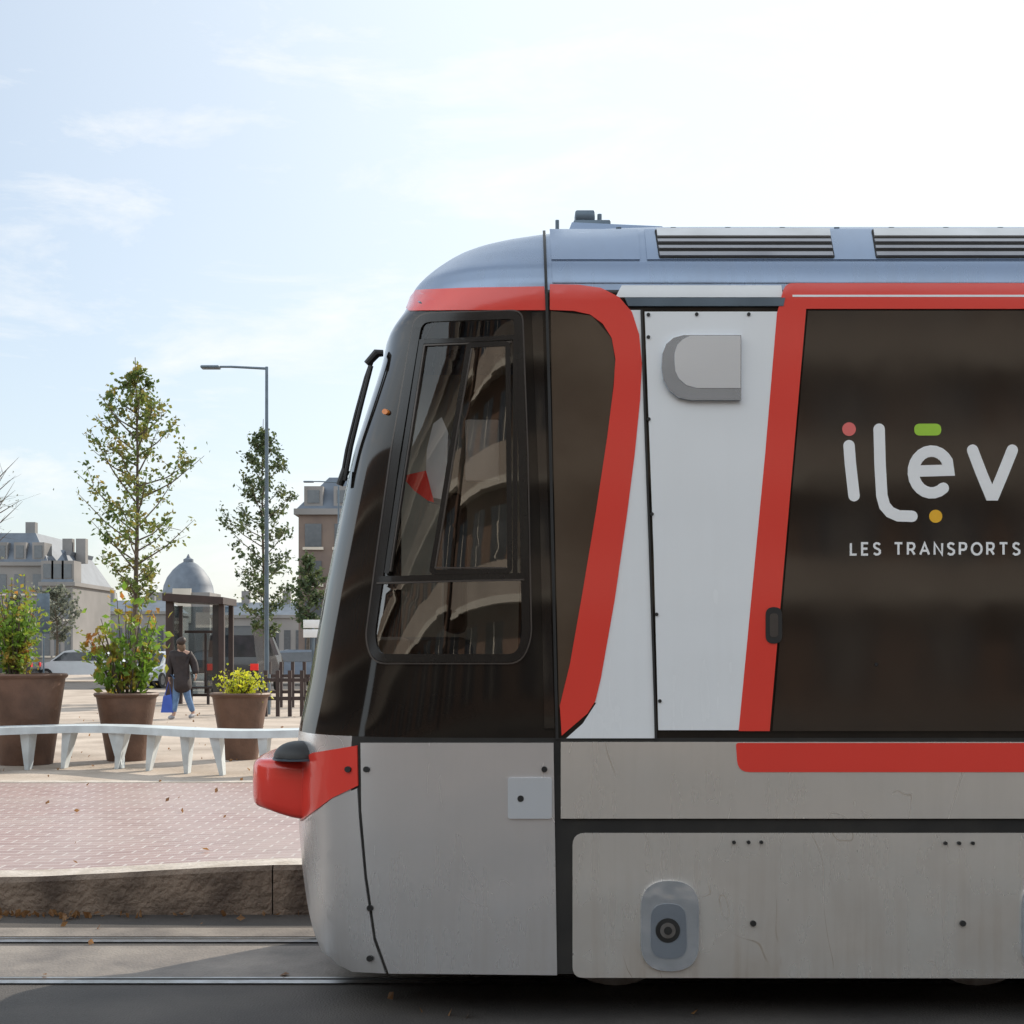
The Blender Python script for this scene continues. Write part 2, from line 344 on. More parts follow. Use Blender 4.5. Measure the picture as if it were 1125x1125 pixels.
def panel(name,polys,mat,parent,off=.008,bevel=1.0,drop=.003,step=12,weld=False,zstep=0,depth=None,smooth=30):
    if not isinstance(polys[0][0],(tuple,list)): polys=[polys]
    bm=bmesh.new()
    for i,pl in enumerate(polys):
        o=off+i*zstep
        vs=[bm.verts.new((p[0],p[1],o)) for p in pl]
        try: f=bm.faces.new(vs)
        except Exception: continue
        if bevel:
            bmesh.ops.inset_individual(bm,faces=[f],thickness=bevel,use_even_offset=True)
            for v in vs: v.co.z=o-drop
    if weld: bmesh.ops.remove_doubles(bm,verts=bm.verts[:],dist=.05)
    be=[e for e in bm.edges if e.is_boundary]
    r=bmesh.ops.extrude_edge_only(bm,edges=be)
    for g in r['geom']:
        if isinstance(g,bmesh.types.BMVert): g.co.z=-.004 if depth is None else depth
    xs=[v.co.x for v in bm.verts]; ys=[v.co.y for v in bm.verts]
    if min(xs)<625 or min(ys)<330:
        bmesh.ops.triangulate(bm,faces=bm.faces[:])
        x=math.floor(min(xs)/step)*step+step
        while x<min(max(xs),640):
            bmesh.ops.bisect_plane(bm,geom=bm.verts[:]+bm.edges[:]+bm.faces[:],plane_co=(x,0,0),plane_no=(1,0,0)); x+=step
        y=math.floor(min(ys)/step)*step+step
        while y<max(ys):
            bmesh.ops.bisect_plane(bm,geom=bm.verts[:]+bm.edges[:]+bm.faces[:],plane_co=(0,y,0),plane_no=(0,1,0)); y+= (6 if y<345 else step)
    for v in bm.verts: v.co=toworld(v.co)
    bmesh.ops.recalc_face_normals(bm,faces=bm.faces[:])
    me=bpy.data.meshes.new(name); bm.to_mesh(me); bm.free()
    return finish(name,me,mat,parent,smooth)

tram=empty('tram',(2.5,1.2,0))
tag(tram,'grey, black and red tram with white lettering on its dark side, standing on the rails','tram')

hole=rnd([(461,350),(569,346),(574,500),(578,700),(570,723),(414,723),(408,700),(418,630),(436,500)],[14,10,0,16,14,14,14,0,0])
def inpoly(x,y,pl):
    c=False; n=len(pl)
    for i in range(n):
        x1,y1=pl[i]; x2,y2=pl[i-1]
        if (y1>y)!=(y2>y) and x<(x2-x1)*(y-y1)/(y2-y1)+x1: c=not c
    return c
def proj(p): return (CX+F*p.x/(D+p.y), HZ-F*(p.z-H)/(D+p.y))
rows=[.204]+[.23+i*(3.3-.23)/110 for i in range(111)]+[3.3+(ZT-3.3)*i/22 for i in range(1,23)]
NT=140
def secpts(z):
    c=xc(z); a=c-xf(z); w=1.2-y0(z); pts=[]
    for x in (13.0,6.0,3.0,1.6): pts.append(Vector((x,1.2-w,z)))
    for i in range(NT+1):
        th=PI*i/NT; s=abs(math.sin(th))**(2/NEXP); cc=math.copysign(abs(math.cos(th))**(2/NEXP),math.cos(th))
        pts.append(Vector((c-a*s,1.2-w*cc,z)))
    for x in (1.6,3.0,6.0,13.0): pts.append(Vector((x,1.2+w,z)))
    return pts
sec=[secpts(z) for z in rows]
nc=len(sec[0])
groups={'lower_shell':[], 'nose_shell':[], 'upper_shell':[], 'windscreen':[], 'roof_shell':[]}
for r in range(len(rows)-1):
    for c in range(nc-1):
        q=[sec[r][c],sec[r][c+1],sec[r+1][c+1],sec[r+1][c]]
        ctr=sum(q,Vector((0,0,0)))/4; zc=ctr.z; u=(xc(zc)-ctr.x)/(xc(zc)-xf(zc))
        pn=proj(ctr) if ctr.y<1.2 else (0,0)
        if ctr.y<1.2 and ctr.x<.3 and inpoly(pn[0],pn[1],hole): continue
        if zc>3.27: k='roof_shell'
        elif zc>1.257: k='windscreen' if (u>.955 and 1.66<zc<3.17) else 'upper_shell'
        else: k='nose_shell' if ctr.x<-.74 else 'lower_shell'
        groups[k].append((r,c))
for k,mat in (('lower_shell','dark'),('nose_shell','silver'),('upper_shell','blackbody'),('windscreen','wglass'),('roof_shell','roofblue')):
    idx={}; vs=[]; fs=[]
    def vid(r,c):
        if (r,c) not in idx: idx[(r,c)]=len(vs); vs.append(tuple(sec[r][c]))
        return idx[(r,c)]
    for r,c in groups[k]: fs.append((vid(r,c),vid(r,c+1),vid(r+1,c+1),vid(r+1,c)))
    if k=='roof_shell': fs.append(tuple(vid(len(rows)-1,c) for c in range(nc)))
    if k=='lower_shell': fs.append(tuple(vid(0,c) for c in reversed(range(nc))))
    me=bpy.data.meshes.new(k); me.from_pydata(vs,[],fs); me.update(); finish(k,me,M[mat],tram,40)

# roof panels
panel('roof_panel',[(604,253),(701,253),(703,286),(606,286)],M['roofblue'],tram,off=.006,step=10)
panel('roof_panel',[(708,253),(1500,253),(1500,286),(711,286)],M['roofblue'],tram,off=.006,step=10)
panel('roof_panel',[(606,289),(1500,289),(1500,311),(607,311)],M['roofblue'],tram,off=.006,step=10)
for x0,x1 in ((719,917),(957,1155),(1195,1393)):
    v=panel('roof_vent',rnd([(x0,254),(x1-6,254),(x1,285),(x0+5,285)],2),M['dark'],tram,off=.009,step=10,bevel=0)
    for i,(ya,yb) in enumerate(((254.5,262.5),(266,269),(273,276),(280,284))):
        panel('slat',[(x0+2+i,ya),(x1-6+i,ya),(x1-5+i,yb),(x0+3+i,yb)],M['vent' if i in (0,) else 'ventd'],v,off=.018,step=10,bevel=0)
# cab red band and side band
panel('red_band',[(598,315),(600,341),(560,341),(500,341),(450,342),(447,339),(452,326),(458,319),(520,316.5)],M['red'],tram,off=.006)
outer=[(604,313),(635,313.5),(660,317),(680,327),(694,343),(702,368),(705,400),(703,440),(697,500),(688,570),(675,660),(660,745),(654,770),(645,784),(617,808)]
inner=[(615,775),(626,730),(640,650),(655,560),(667,480),(674,425),(676,395),(672,372),(662,356),(648,346),(630,342),(604,341)]
panel('red_band',outer+inner,M['red'],tram,off=.0105)
panel('white_panel',[(688,341),(704,341),(708,450),(714,600),(719,811),(622,811),(640,795),(655,772),(640,770),(655,740),(680,600),(695,450),(695,370)],M['white'],tram,off=.007)
panel('side_column_window',[(605,342),(650,347),(672,372),(676,400),(668,480),(655,560),(640,650),(626,730),(614,780),(610,600),(606,420)],M['colfilm'],tram,off=.006)
# service door
door=panel('service_door',[(708,343),(855,343),(812,802),(723,802),(718,610),(712,450)],M['white'],tram,off=.012,bevel=1.6,drop=.005)
D1=[(813,370),(813,441),(757,441),(744,438),(734,430),(728,419),(726,405),(727,390),(731,380),(739,373),(750,370)]
D2=[(812,371),(812,428),(764,428),(753,425),(745,418),(741,410),(740,400),(740,390),(743,381),(749,375),(757,371)]
hc=panel('handle_cover',D1,M['coverm'],door,off=.036,bevel=11,drop=.023,depth=.01,smooth=60)  # shade on the left and bottom rim put into a darker metal colour
panel('cover_face',D2,M['bright'],hc,off=.040,bevel=3,drop=.004,depth=.02)
panel('gutter',[(686,328),(862,328),(860,337),(690,337)],M['pole'],tram,off=.016,bevel=1.5,drop=.008)
panel('white_panel',[(683,314),(858,314),(860,327),(676,327)],M['white'],tram,off=.008,step=10)
# red door post stripe
stripe=panel('red_band',rnd([(862,312),(1500,312),(1500,340),(885,340),(866,560),(845,803),(811,803),(840,500),(853,345)],[9,0,0,0,0,0,0,0,0]),M['red'],tram,off=.0135,bevel=1,drop=.002)
panel('trim_line',[(870,325),(1500,325),(1500,327),(870,327)],M['lwhite'],tram,off=.0145,bevel=0)
lk=panel('door_lock',rnd([(840.5,667),(858.5,667),(858.5,707),(840.5,707)],9),M['rubber'],stripe,off=.018,bevel=1.5,drop=.003)
panel('lock_slot',rnd([(845,674),(854,674),(854,700),(845,700)],4),M['highlight_slot'],lk,off=.019,bevel=0)
# side window
win=panel('side_window',[(887,342),(1340,342),(1340,803),(848,803),(868,560)],M['film'],tram,off=.012,bevel=1)
panel('side_window',[(1344,342),(1900,342),(1900,803),(1344,803)],M['film'],tram,off=.012,bevel=1)
# lettering: every letter a part of its own
def strokes(name,lines,w,mat,parent,off):
    polys=[]
    for ln in lines:
        polys+=stroke_polys(ln,w)
        if w>4:
            for e in ln: polys.append(circle(e,w/2,16))
    return panel(name,polys,mat,parent,off=off,bevel=0,zstep=.00003,depth=off-.0009)
strokes('letter',[[(932,490),(933.5,510),(937.5,545)]],12.5,M['lwhite'],win,.0135)
strokes('letter',[[(965,472),(966,510),(968,545),(971,556),(977,563),(986,567),(1001,567.5)]],12.5,M['lwhite'],win,.0135)
strokes('letter',[[(1004,518)]+[(1041,517)]+[(1022.5+20*math.cos(a),519-23*math.sin(a)) for a in [i*PI*1.72/20 for i in range(2,21)]]],12.5,M['lwhite'],win,.0135)
strokes('letter',[[(1067.5,495),(1077,520),(1087,544),(1091,544),(1101,520),(1111,495)]],12.5,M['lwhite'],win,.0135)
panel('letter_dot',circle((932,472),7.5),M['lpink'],win,off=.0145,bevel=0)
panel('letter_dot',circle((1027,567.5),7.2),M['lyellow'],win,off=.0145,bevel=0)
panel('letter_bar',rnd([(1003.5,466),(1033,466),(1033,479),(1003.5,479)],6.5),M['lgreen'],win,off=.0145,bevel=0)
G={'L':(.5,[[(0,0),(0,1),(.5,1)]]),'E':(.52,[[(.52,0),(0,0),(0,1),(.52,1)],[(0,.48),(.46,.48)]]),
'S':(.58,[[(.55,.14),(.42,.02),(.22,0),(.07,.1),(.05,.28),(.15,.42),(.4,.53),(.55,.65),(.55,.85),(.4,.98),(.2,1),(.02,.87)]]),
'T':(.68,[[(0,0),(.68,0)],[(.34,0),(.34,1)]]),'R':(.6,[[(0,1),(0,0),(.36,0),(.52,.08),(.57,.28),(.5,.48),(.36,.56),(0,.56)],[(.3,.56),(.58,1)]]),
'A':(.76,[[(0,1),(.38,0),(.76,1)],[(.14,.66),(.62,.66)]]),'N':(.66,[[(0,1),(0,0),(.66,1),(.66,0)]]),
'P':(.56,[[(0,1),(0,0),(.36,0),(.52,.08),(.56,.28),(.5,.5),(.36,.58),(0,.58)]]),
'O':(.86,[[(.43+.43*math.cos(a*PI/9),.5+.5*math.sin(a*PI/9)) for a in range(19)]])}
txt="LES TRANSPORTS"; hgt=12.5
tw=sum((G[ch][0] if ch!=' ' else .28)*hgt for ch in txt); sp=(1119-934-tw)/(len(txt)-1); x=934
for ch in txt:
    if ch!=' ':
        strokes('small_letter',[[(x+p[0]*hgt,597+p[1]*hgt) for p in ln] for ln in G[ch][1]],2.4,M['lwhite'],win,.0135)
        x+=G[ch][0]*hgt+sp
    else: x+=.28*hgt+sp
# lower silver band
panel('sill_band',[(616,815),(1500,815),(1500,899),(616,899)],M['skirt'],tram,off=.012,bevel=1.4,drop=.005)
panel('red_band',rnd([(808,816),(1500,816),(1500,848),(810,848)],[3,0,0,13]),M['red'],tram,off=.0145,bevel=0)
sk=panel('skirt_panel',rnd([(629,915),(1500,915),(1500,1075),(629,1074)],[14,0,0,12]),M['skirt'],tram,off=.004,bevel=5,drop=.012,depth=-.03)
for cx in (735.5,1152):
    ov=panel('access_cover',rnd([(cx-32,967),(cx+32,967),(cx+32,1066),(cx-32,1066)],31,8),M['polish'],sk,off=.02,bevel=7,drop=.014,smooth=60)
    panel('cover_recess',rnd([(cx-21,992),(cx+17,992),(cx+19,1052),(cx-21,1052)],17,8),M['coverm'],ov,off=.024,bevel=6,drop=.0035)
    panel('bolt',circle((cx-2.5,1021),13.5),M['rubber'],ov,off=.028,bevel=2,drop=.003)
    panel('bolt_ring',circle((cx-2.5,1021),8.5),M['steel'],ov,off=.032,bevel=2,drop=.003)
    panel('bolt_head',circle((cx-2.5,1021),4.5),M['rubber'],ov,off=.036,bevel=1,drop=.003)
# cab lower panel, hatch, nose
cabp=panel('cab_panel',[(397,816),(608,816),(612,1071),(428,1069),(414,1030),(404,960),(398,890)],M['silver'],tram,off=.008,bevel=1.6,drop=.006)
ht=panel('hatch',rnd([(558,854),(606,854),(606,899),(558,899)],3),M['bright'],cabp,off=.018,bevel=2,drop=.004)
panel('hatch_lock',circle((572,877),3.6),M['rubber'],ht,off=.020,bevel=0)
panel('nose_panel',[(393,866),(395,900),(401,965),(411,1033),(424,1069),(388,1067),(372,1059),(361,1047),(352,1030),(344,1000),(338,960),(333,905),(347,893),(365,878)],M['silver'],tram,off=.006,bevel=1.2)
panel('red_band',[(393,819),(394,863),(365,877),(345,892),(331.5,902),(331,834),(345,827)],M['red'],tram,off=.008,bevel=1.2)
for p in ((404,845),(598,845),(384,845),(408,1052),(408,997),(712,371),(712.5,461),(716,565),(721,675),(724.5,770),(712,346.5),(765,346),(822,346),(827,1014),(1057,1014),(806,925),(822,925),(836,925),(1038,926),(1053,926),(1068,926),(962,730)):
    big=p[1]>800 and p[1]!=925 and p[1]!=926
    panel('screw',circle(p,3.3 if big else 2.0,12),M['rubber'],tram,off=.017,bevel=.6,drop=.002)
# joints between cab and body
panel('body_joint',stroke_polys([(598,256),(600,315),(603,420),(607,600),(612,812)],3),M['rubber'],tram,off=.012,bevel=0,weld=True)
panel('door_seam',stroke_polys([(704.5,341),(708,450),(713.5,600),(720.5,812)],2.2),M['rubber'],tram,off=.014,bevel=0,weld=True)
panel('window_trim',[(584,344),(596,344),(602,560),(609,800),(598,800),(593,560)],M['black'],tram,off=.012,bevel=4,drop=.008,smooth=60)
# cab window
fr=panel('cab_window',stroke_polys(hole,9,closed=True),M['frameb'],tram,off=.010,bevel=0,weld=True)
outl=rnd([(457,345),(574,341),(580,500),(584,703),(572,729),(411,729),(402,704),(412,628),(430,498)],[16,12,0,18,16,16,16,0,0])
panel('frame_highlight',stroke_polys(outl,1.6,closed=True),M['highlight_slot'],fr,off=.007,bevel=0,weld=True)  # thin lighter lines paint edge highlights onto the black frame
panel('window_bar',stroke_polys([(416,637),(450,636),(520,634),(576,633)],7),M['frameb'],fr,off=.014,bevel=0,weld=True)
panel('bar_highlight',stroke_polys([(416,641),(450,640),(520,638),(576,637)],1.6),M['highlight_slot'],fr,off=.0155,bevel=0,weld=True)
panel('window_pane',[(420,633),(437,505),(463,354),(568,350),(573,500),(575,630)],M['glass'],fr,off=.002,bevel=0)
panel('window_pane',[(416,640),(576,636),(577,700),(569,719),(416,719),(410,702)],M['glasslow'],fr,off=.002,bevel=0)
panel('inner_frame',stroke_polys([(426,630),(442,520),(465,376),(512,374),(566,371),(566,500),(566,630)],5),M['frameb'],fr,off=.012,bevel=0,weld=True)
panel('inner_frame_highlight',stroke_polys([(430,628),(446,520),(468,380),(512,378),(562,376)],1.5),M['highlight_slot'],fr,off=.013,bevel=0,weld=True)
panel('sliding_frame',stroke_polys(rnd([(516,380),(558,378),(560,627),(475,629),(485,570),(501,470)],[3,4,4,4,0,0]),5.5,closed=True),M['frameb'],fr,off=.016,bevel=0,weld=True)
panel('sliding_highlight',stroke_polys([(519,384),(504,470),(488,570),(479,624),(556,624)],1.5),M['highlight_slot'],fr,off=.0175,bevel=0,weld=True)
panel('sliding_pane',[(517,382),(557,380),(559,625),(477,627),(487,570),(503,470)],M['glasslow'],fr,off=.011,bevel=0)
panel('side_lamp',circle((425,453),3),M['orange'],tram,off=.012,bevel=.6)
# cab interior
MB().box((-.62,.35,.92),(.25,2.05,.96)).build('cab_floor',M['inner'],tram)
MB().box((.22,.06,.9),(.26,2.34,3.25)).build('bulkhead',M['inner'],tram)
MB().box((-.62,1.6,.96),(.21,1.64,3.2)).build('cab_lining',M['inner'],tram)
MB().box((-.72,.45,.96),(-.48,1.55,1.72),.05).build('dashboard',M['inner'],tram)
ds=MB().box((-.62,.48,1.58),(-.2,.98,1.72),.05).box((-.45,.65,.96),(-.33,.8,1.58)).build('driver_seat',M['rubber'],tram)
MB().box((-.34,.48,1.74),(-.23,.98,2.42),.04).build('seat_back',M['rubber'],ds)
MB().prism([(-.41,2.38),(-.31,2.36),(-.30,2.68),(-.33,2.75),(-.37,2.72),(-.40,2.6)],.30,.60).build('headrest',M['seat'],ds)
MB().box((-.22,.30,2.45),(-.06,.34,2.74),.01).build('pale_board',M['seat'],tram)  # pale upright board inside the cab, behind the sliding pane
pn=MB().add([W(441,523,6.64),W(468,517,6.64),W(477,552,6.64),W(470,550,6.64),W(455,539,6.65)],[(0,1,2,3,4)]).build('pennant',M['pennant'],None); tag(pn,'small red pennant hanging behind the tram cab side window','pennant')
# wheels and bogie
for wx in (.51,2.3,6.5,8.3):
    for wy in (.70,1.70):
        wm=MB(); wm.cyl((wx,wy-.05,.335),(wx,wy+.05,.335),.335,n=40); w_=wm.build('wheel',M['steel'],tram)
        MB().cyl((wx,wy-.07,.335),(wx,wy-.05,.335),.14,n=20).build('hub',M['dark'],w_)
MB().box((.2,.85,.25),(2.7,1.55,.5)).build('bogie_frame',M['dark'],tram)
# bumper: starts flush with the side at the seam and runs straight on round the nose
def sst(t): t=max(0,min(1,t)); return t*t*(3-2*t)
P0=hit(333,868)
def sm(P,k=3):
    for _ in range(k):
        Q=[P[0]]
        for a,b in zip(P,P[1:]): Q+=[(a[0]*.75+b[0]*.25,a[1]*.75+b[1]*.25),(a[0]*.25+b[0]*.75,a[1]*.25+b[1]*.75)]
        P=Q+[P[-1]]
    return P
xt=(278-CX)*(D+P0.y+.16)/F
ctrl=[(P0.x+.005,P0.y-.012),(P0.x-.06,P0.y+.0),(xt+.07,P0.y+.03),(xt+.004,P0.y+.12),(xt-.012,P0.y+.27),(xt-.03,P0.y+.5),(xt-.035,1.2)]
hp=sm(ctrl)
path=hp+[(x,2.4-y) for x,y in reversed(hp[:-1])]
prof=[(-.20,.0),(-.03,.0),(-.014,.006),(-.004,.022),(.001,.06),(.003,.15),(.0,.235),(-.006,.258),(-.018,.274),(-.038,.282),(-.20,.286)]
bv=[];bf=[]
for i,(x,y) in enumerate(path):
    a=path[max(0,i-1)]; b_=path[min(len(path)-1,i+1)]; t=Vector((b_[0]-a[0],b_[1]-a[1])).normalized(); n=Vector((-t.y,t.x))
    if n.x>0 or (i<4 and n.y>0): n=-n
    if i>=len(path)-4 and n.y<0: n=-n
    k=sst((P0.x-x)/max(.01,P0.x-xt))
    for u,w in prof: bv.append((x+n.x*u,y+n.y*u,.845+.05*k*(1-w/.284)+w))
np_=len(prof)
for i in range(len(path)-1):
    for j in range(np_): bf.append((i*np_+j,i*np_+(j+1)%np_,(i+1)*np_+(j+1)%np_,(i+1)*np_+j))
bf.append(tuple(range(np_))); bf.append(tuple((len(path)-1)*np_+j for j in range(np_)))
me=bpy.data.meshes.new('bumper'); me.from_pydata(bv,[],bf); bm=bmesh.new(); bm.from_mesh(me); bmesh.ops.recalc_face_normals(bm,faces=bm.faces[:]); bm.to_mesh(me); bm.free(); finish('bumper',me,M['red'],tram,50)
for yy in (.46,1.94):
    pr=[(.125*max(0,math.cos(a))**.9,.078*math.sin(a)) for a in [i*PI/2/7 for i in range(8)]]
    h_=MB().lathe((-1.02,yy,1.143),pr,24,1,1.1).build('headlight',M['rubber'],tram,60)
    MB().lathe((-1.02,yy,1.131),[(.0,0),(.13,0),(.13,.010),(.0,.012)],24,1,1.1).build('headlight_ring',M['pole'],h_)
# wiper along the windscreen edge
def Wf(px,py,y): return W(px,py,D+y)
wp=MB().tube([Wf(375,530,.50),Wf(381,495,.50),Wf(391,455,.50),Wf(402,415,.5),Wf(411,390,.5)],.010,8).build('wiper',M['rubber'],tram)
MB().tube([Wf(379,528,.45),Wf(386,490,.44),Wf(397,445,.43),Wf(408,402,.43)],.011,6).build('wiper_blade',M['rubber'],wp)
MB().tube([Wf(403,400,.46),Wf(414,388,.46),Wf(421,388,.46)],[.018,.022,.016],10).build('wiper_pivot',M['rubber'],wp)
MB().tube([Wf(373,533,.48),Wf(380,516,.48)],[.018,.022],10).build('wiper_tip',M['rubber'],wp)
# roof gear
MB().box((.31,.8,3.6),(.50,.95,3.83),.01).box((.32,.82,3.83),(.42,.93,3.885),.01).build('antenna_box',M['pole'],tram)
MB().cyl((.445,.85,3.6),(.445,.85,3.87),.012,n=8).build('antenna',M['pole'],tram)
MB().cyl((.23,.85,3.6),(.23,.85,3.84),.01,n=8).build('antenna',M['pole'],tram)
MB().add([(.25,.7,3.66),(.95,.7,3.66),(.95,1.6,3.66),(.25,1.6,3.66),(.3,.75,3.80),(.75,.75,3.78),(.75,1.5,3.78),(.3,1.5,3.80)],[(0,1,5,4),(1,2,6,5),(2,3,7,6),(3,0,4,7),(4,5,6,7)]).build('roof_unit',M['roofblue'],tram)
for i in range(1,9):
    a=hit(620+60*i,251.5); MB().box((a.x-.012,a.y+.01,a.z-.01),(a.x+.012,a.y+.04,a.z+.012)).build('roof_stud',M['pole'],tram)

# ------------------------------------------------------------------ ground
def sheet(name,x0,x1,ya,yb,z,mat,nx=1,ny=1,fn=None):
    vs=[];fs=[]
    for j in range(ny+1):
        for i in range(nx+1):
            x=x0+(x1-x0)*i/nx; y=ya+(yb-ya)*j/ny; vs.append((x,y,z+(fn(x,y) if fn else 0)))
    for j in range(ny):
        for i in range(nx): a=j*(nx+1)+i; fs.append((a,a+1,a+nx+2,a+nx+1))
    me=bpy.data.meshes.new(name); me.from_pydata(vs,[],fs); o=finish(name,me,mat,None,60); o['kind']='structure'; return o
sheet('ground',-1500,1500,-1500,2500,-.02,M['ground'])
sheet('road',-60,60,-24,2.6,0,M['asphalt'])
def ramp(x): return .085*sst((x+3.4)/2.2)
sheet('track_bed',-60,60,.82,1.58,.004,M['asphalt2'])
sheet('track_bed',-60,60,1.84,2.10,.004,M['asphalt2'])
for y in (.70,1.70):
    sheet('rail',-60,60,y-.035,y+.035,.008,M['steel']); sheet('rail_groove',-60,60,y+.036,y+.075,.007,M['dark']); sheet('rail_lip',-60,60,y+.076,y+.10,.008,M['steel'])
kb=MB()
for xa in [-30+i*1.9 for i in range(32)]:
    g=.004; n=6
    for i in range(n):
        a=xa+g+(1.9-2*g)*i/n; b_=xa+g+(1.9-2*g)*(i+1)/n
        kb.add([(a,2.54,0),(b_,2.54,0),(b_,2.535,PZ+ramp(b_)-.03),(a,2.535,PZ+ramp(a)-.03),(b_,2.56,PZ+ramp(b_)),(a,2.56,PZ+ramp(a))],[(0,1,2,3),(3,2,4,5)])
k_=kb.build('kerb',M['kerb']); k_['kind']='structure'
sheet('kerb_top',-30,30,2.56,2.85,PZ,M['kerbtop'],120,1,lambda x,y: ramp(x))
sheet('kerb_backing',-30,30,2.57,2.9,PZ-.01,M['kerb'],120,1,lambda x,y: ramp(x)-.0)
sheet('pavement',-30,30,2.851,9.0,PZ,M['paving'],120,24,lambda x,y: ramp(x)*(1-sst((y-2.85)/3)))
sheet('pavement_edging',-30,30,9.0,9.25,PZ+.004,M['kerbtop'])
sheet('plaza',-700,700,9.2,1200,PZ-.002,M['sand'])
sheet('far_road',-700,700,46,58,PZ+.004,M['asphalt'])
# fallen leaves
lv=MB()
for i in range(420):
    r=random.random()
    if r<.20: x=-2.9+random.gauss(0,.35) if random.random()<.5 else random.uniform(-4,0); y=2.5-abs(random.gauss(0,.07)); z=.02
    elif r<.27: x=random.uniform(-4,1); y=random.uniform(-1.0,2.5); z=.015
    elif r<.32: x=random.uniform(-5,0); y=random.uniform(2.9,8.5); z=PZ+.02+ramp(x)*(1-sst((y-2.85)/3))
    else: x=random.uniform(-14,2); y=random.uniform(8.6,26); z=PZ+.015
    lv.leaf((x,y,z),random.uniform(.03,.08),.8)
tag(lv.build('fallen_leaves',M['dead'],None,0),'dry brown leaves scattered on road and plaza','leaves',kind='stuff')

# ------------------------------------------------------------------ bench, planters
def bpath(t): return 16.9+.55*math.sin((t+10)/62.0)
be=empty('bench',(gx(160,17),17-D,PZ)); tag(be,'long white winding bench in front of the brown planters','bench')
sb=MB(); P=[]
for px in range(-160,420,8):
    d=bpath(px); P.append(Vector((gx(px,16.9),d-D,0)))
zt=PZ+.52
for i in range(len(P)-1):
    t=(P[min(i+1,len(P)-1)]-P[max(i-1,0)]).normalized(); n=Vector((-t.y,t.x,0)); t2=(P[min(i+2,len(P)-1)]-P[i]).normalized(); n2=Vector((-t2.y,t2.x,0))
    a,b_,c,d_=P[i]-n*.22,P[i+1]-n2*.22,P[i+1]+n2*.22,P[i]+n*.22
    hi=Vector((0,0,zt)); lo=Vector((0,0,zt-.085))
    sb.add([a+lo,b_+lo,c+lo,d_+lo,a+hi,b_+hi,c+hi,d_+hi],[(4,5,6,7),(0,3,2,1),(0,1,5,4),(2,3,7,6)])
sb.build('seat',M['benchw'],be)
for px,ln in ((-40,0),(-15,1),(24,0),(64,-1),(116,1),(126,-1),(168,-1),(212,0),(248,1),(300,0),(340,1),(385,0)):
    d=bpath(px)-.1; x=gx(px,16.9); y=d-D; k=.07*ln
    MB().add([(x-.022+k,y-.03,PZ),(x+.022+k,y-.03,PZ),(x+.022+k,y+.12,PZ),(x-.022+k,y+.12,PZ),(x-.055,y-.1,zt-.08),(x+.055,y-.1,zt-.08),(x+.055,y+.2,zt-.08),(x-.055,y+.2,zt-.08)],[(0,1,5,4),(1,2,6,5),(2,3,7,6),(3,0,4,7),(0,3,2,1)]).build('leg',M['benchw'],be)
def planter(px,d,wt,wb,ytop,label):
    x=gx(px,d); y=d-D; s=F/d; rt=wt/2/s; rb=wb/2/s; h=H+(HZ-ytop)*d/F-PZ
    r=empty('planter',(x,y,PZ)); tag(r,label,'planter',None)
    MB().lathe((x,y,PZ),[(0,0),(rb,0),(rt-.02,h-.06),(rt,h-.05),(rt+.015,h-.02),(rt,h),(rt-.03,h),(rt-.05,h-.06)],28).build('pot',M['corten'],r,40)
    MB().lathe((x,y,PZ),[(rt-.045,h-.07),(0,h-.04)],28).build('soil',M['soil'],r)
    return Vector((x,y,PZ+h-.05)),s
pA,sA=planter(28,18.0,88,58,740,'large brown planter with a tall green shrub, leftmost and biggest of the three')
pB,sB=planter(139,18.6,68,42,761,'brown planter with a leafy green and reddish shrub, between the other two planters')
pC,sC=planter(264,18.8,64,38,761,'brown planter with low yellow-green flowers, nearest the tram')
def shrub(name,base,spx,stems,hpx,wpx,s,nl,ls,mat,label,cat='plant',tight=1.):
    r=empty(name,base); tag(r,label,cat)
    st=MB(); lf=MB(); h=hpx/s; w=wpx/s
    for i in range(stems):
        a=random.random()*2*PI; rr=math.sqrt(random.random())*w/2; hh=h*random.uniform(.55,1)*(1-.4*(rr/(w/2))**2)
        tip=base+Vector((rr*math.cos(a)*1.05,rr*math.sin(a),hh)); b0=base+Vector((rr*math.cos(a)*.25,rr*math.sin(a)*.25,0)); mid=(b0+tip)/2+Vector((0,0,h*.05))
        st.tube([b0,mid,tip],[.012,.009,.004],5)
        for k in range(nl//stems):
            t=random.uniform(.15,1.05); p=b0.lerp(tip,t)+Vector((random.gauss(0,.09),random.gauss(0,.09),random.gauss(0,.06)))*tight
            lf.leaf(p,ls*random.uniform(.6,1.3),.7)
    st.build('stem',M['bark'],r); lf.build('foliage',mat,r,0)
shrub('shrub',pA+Vector((-.15,0,0)),0,34,112,56,sA,1900,.075,M['leafC'],'tall feathery green shrub growing in the leftmost planter')
shrub('shrub',pB,0,22,126,82,sB,800,.12,M['leafC'],'leafy green and reddish shrub growing in the middle planter')
shrub('flowers',pC,0,26,32,44,sC,700,.06,M['leafY'],'low yellow-green flowers growing in the planter nearest the tram','flowers')
shrub('shrub',Vector((gx(-30,19),19.5-D,PZ)),0,24,120,70,82,900,.1,M['leafB'],'dark shrub at the left picture edge behind the planters')

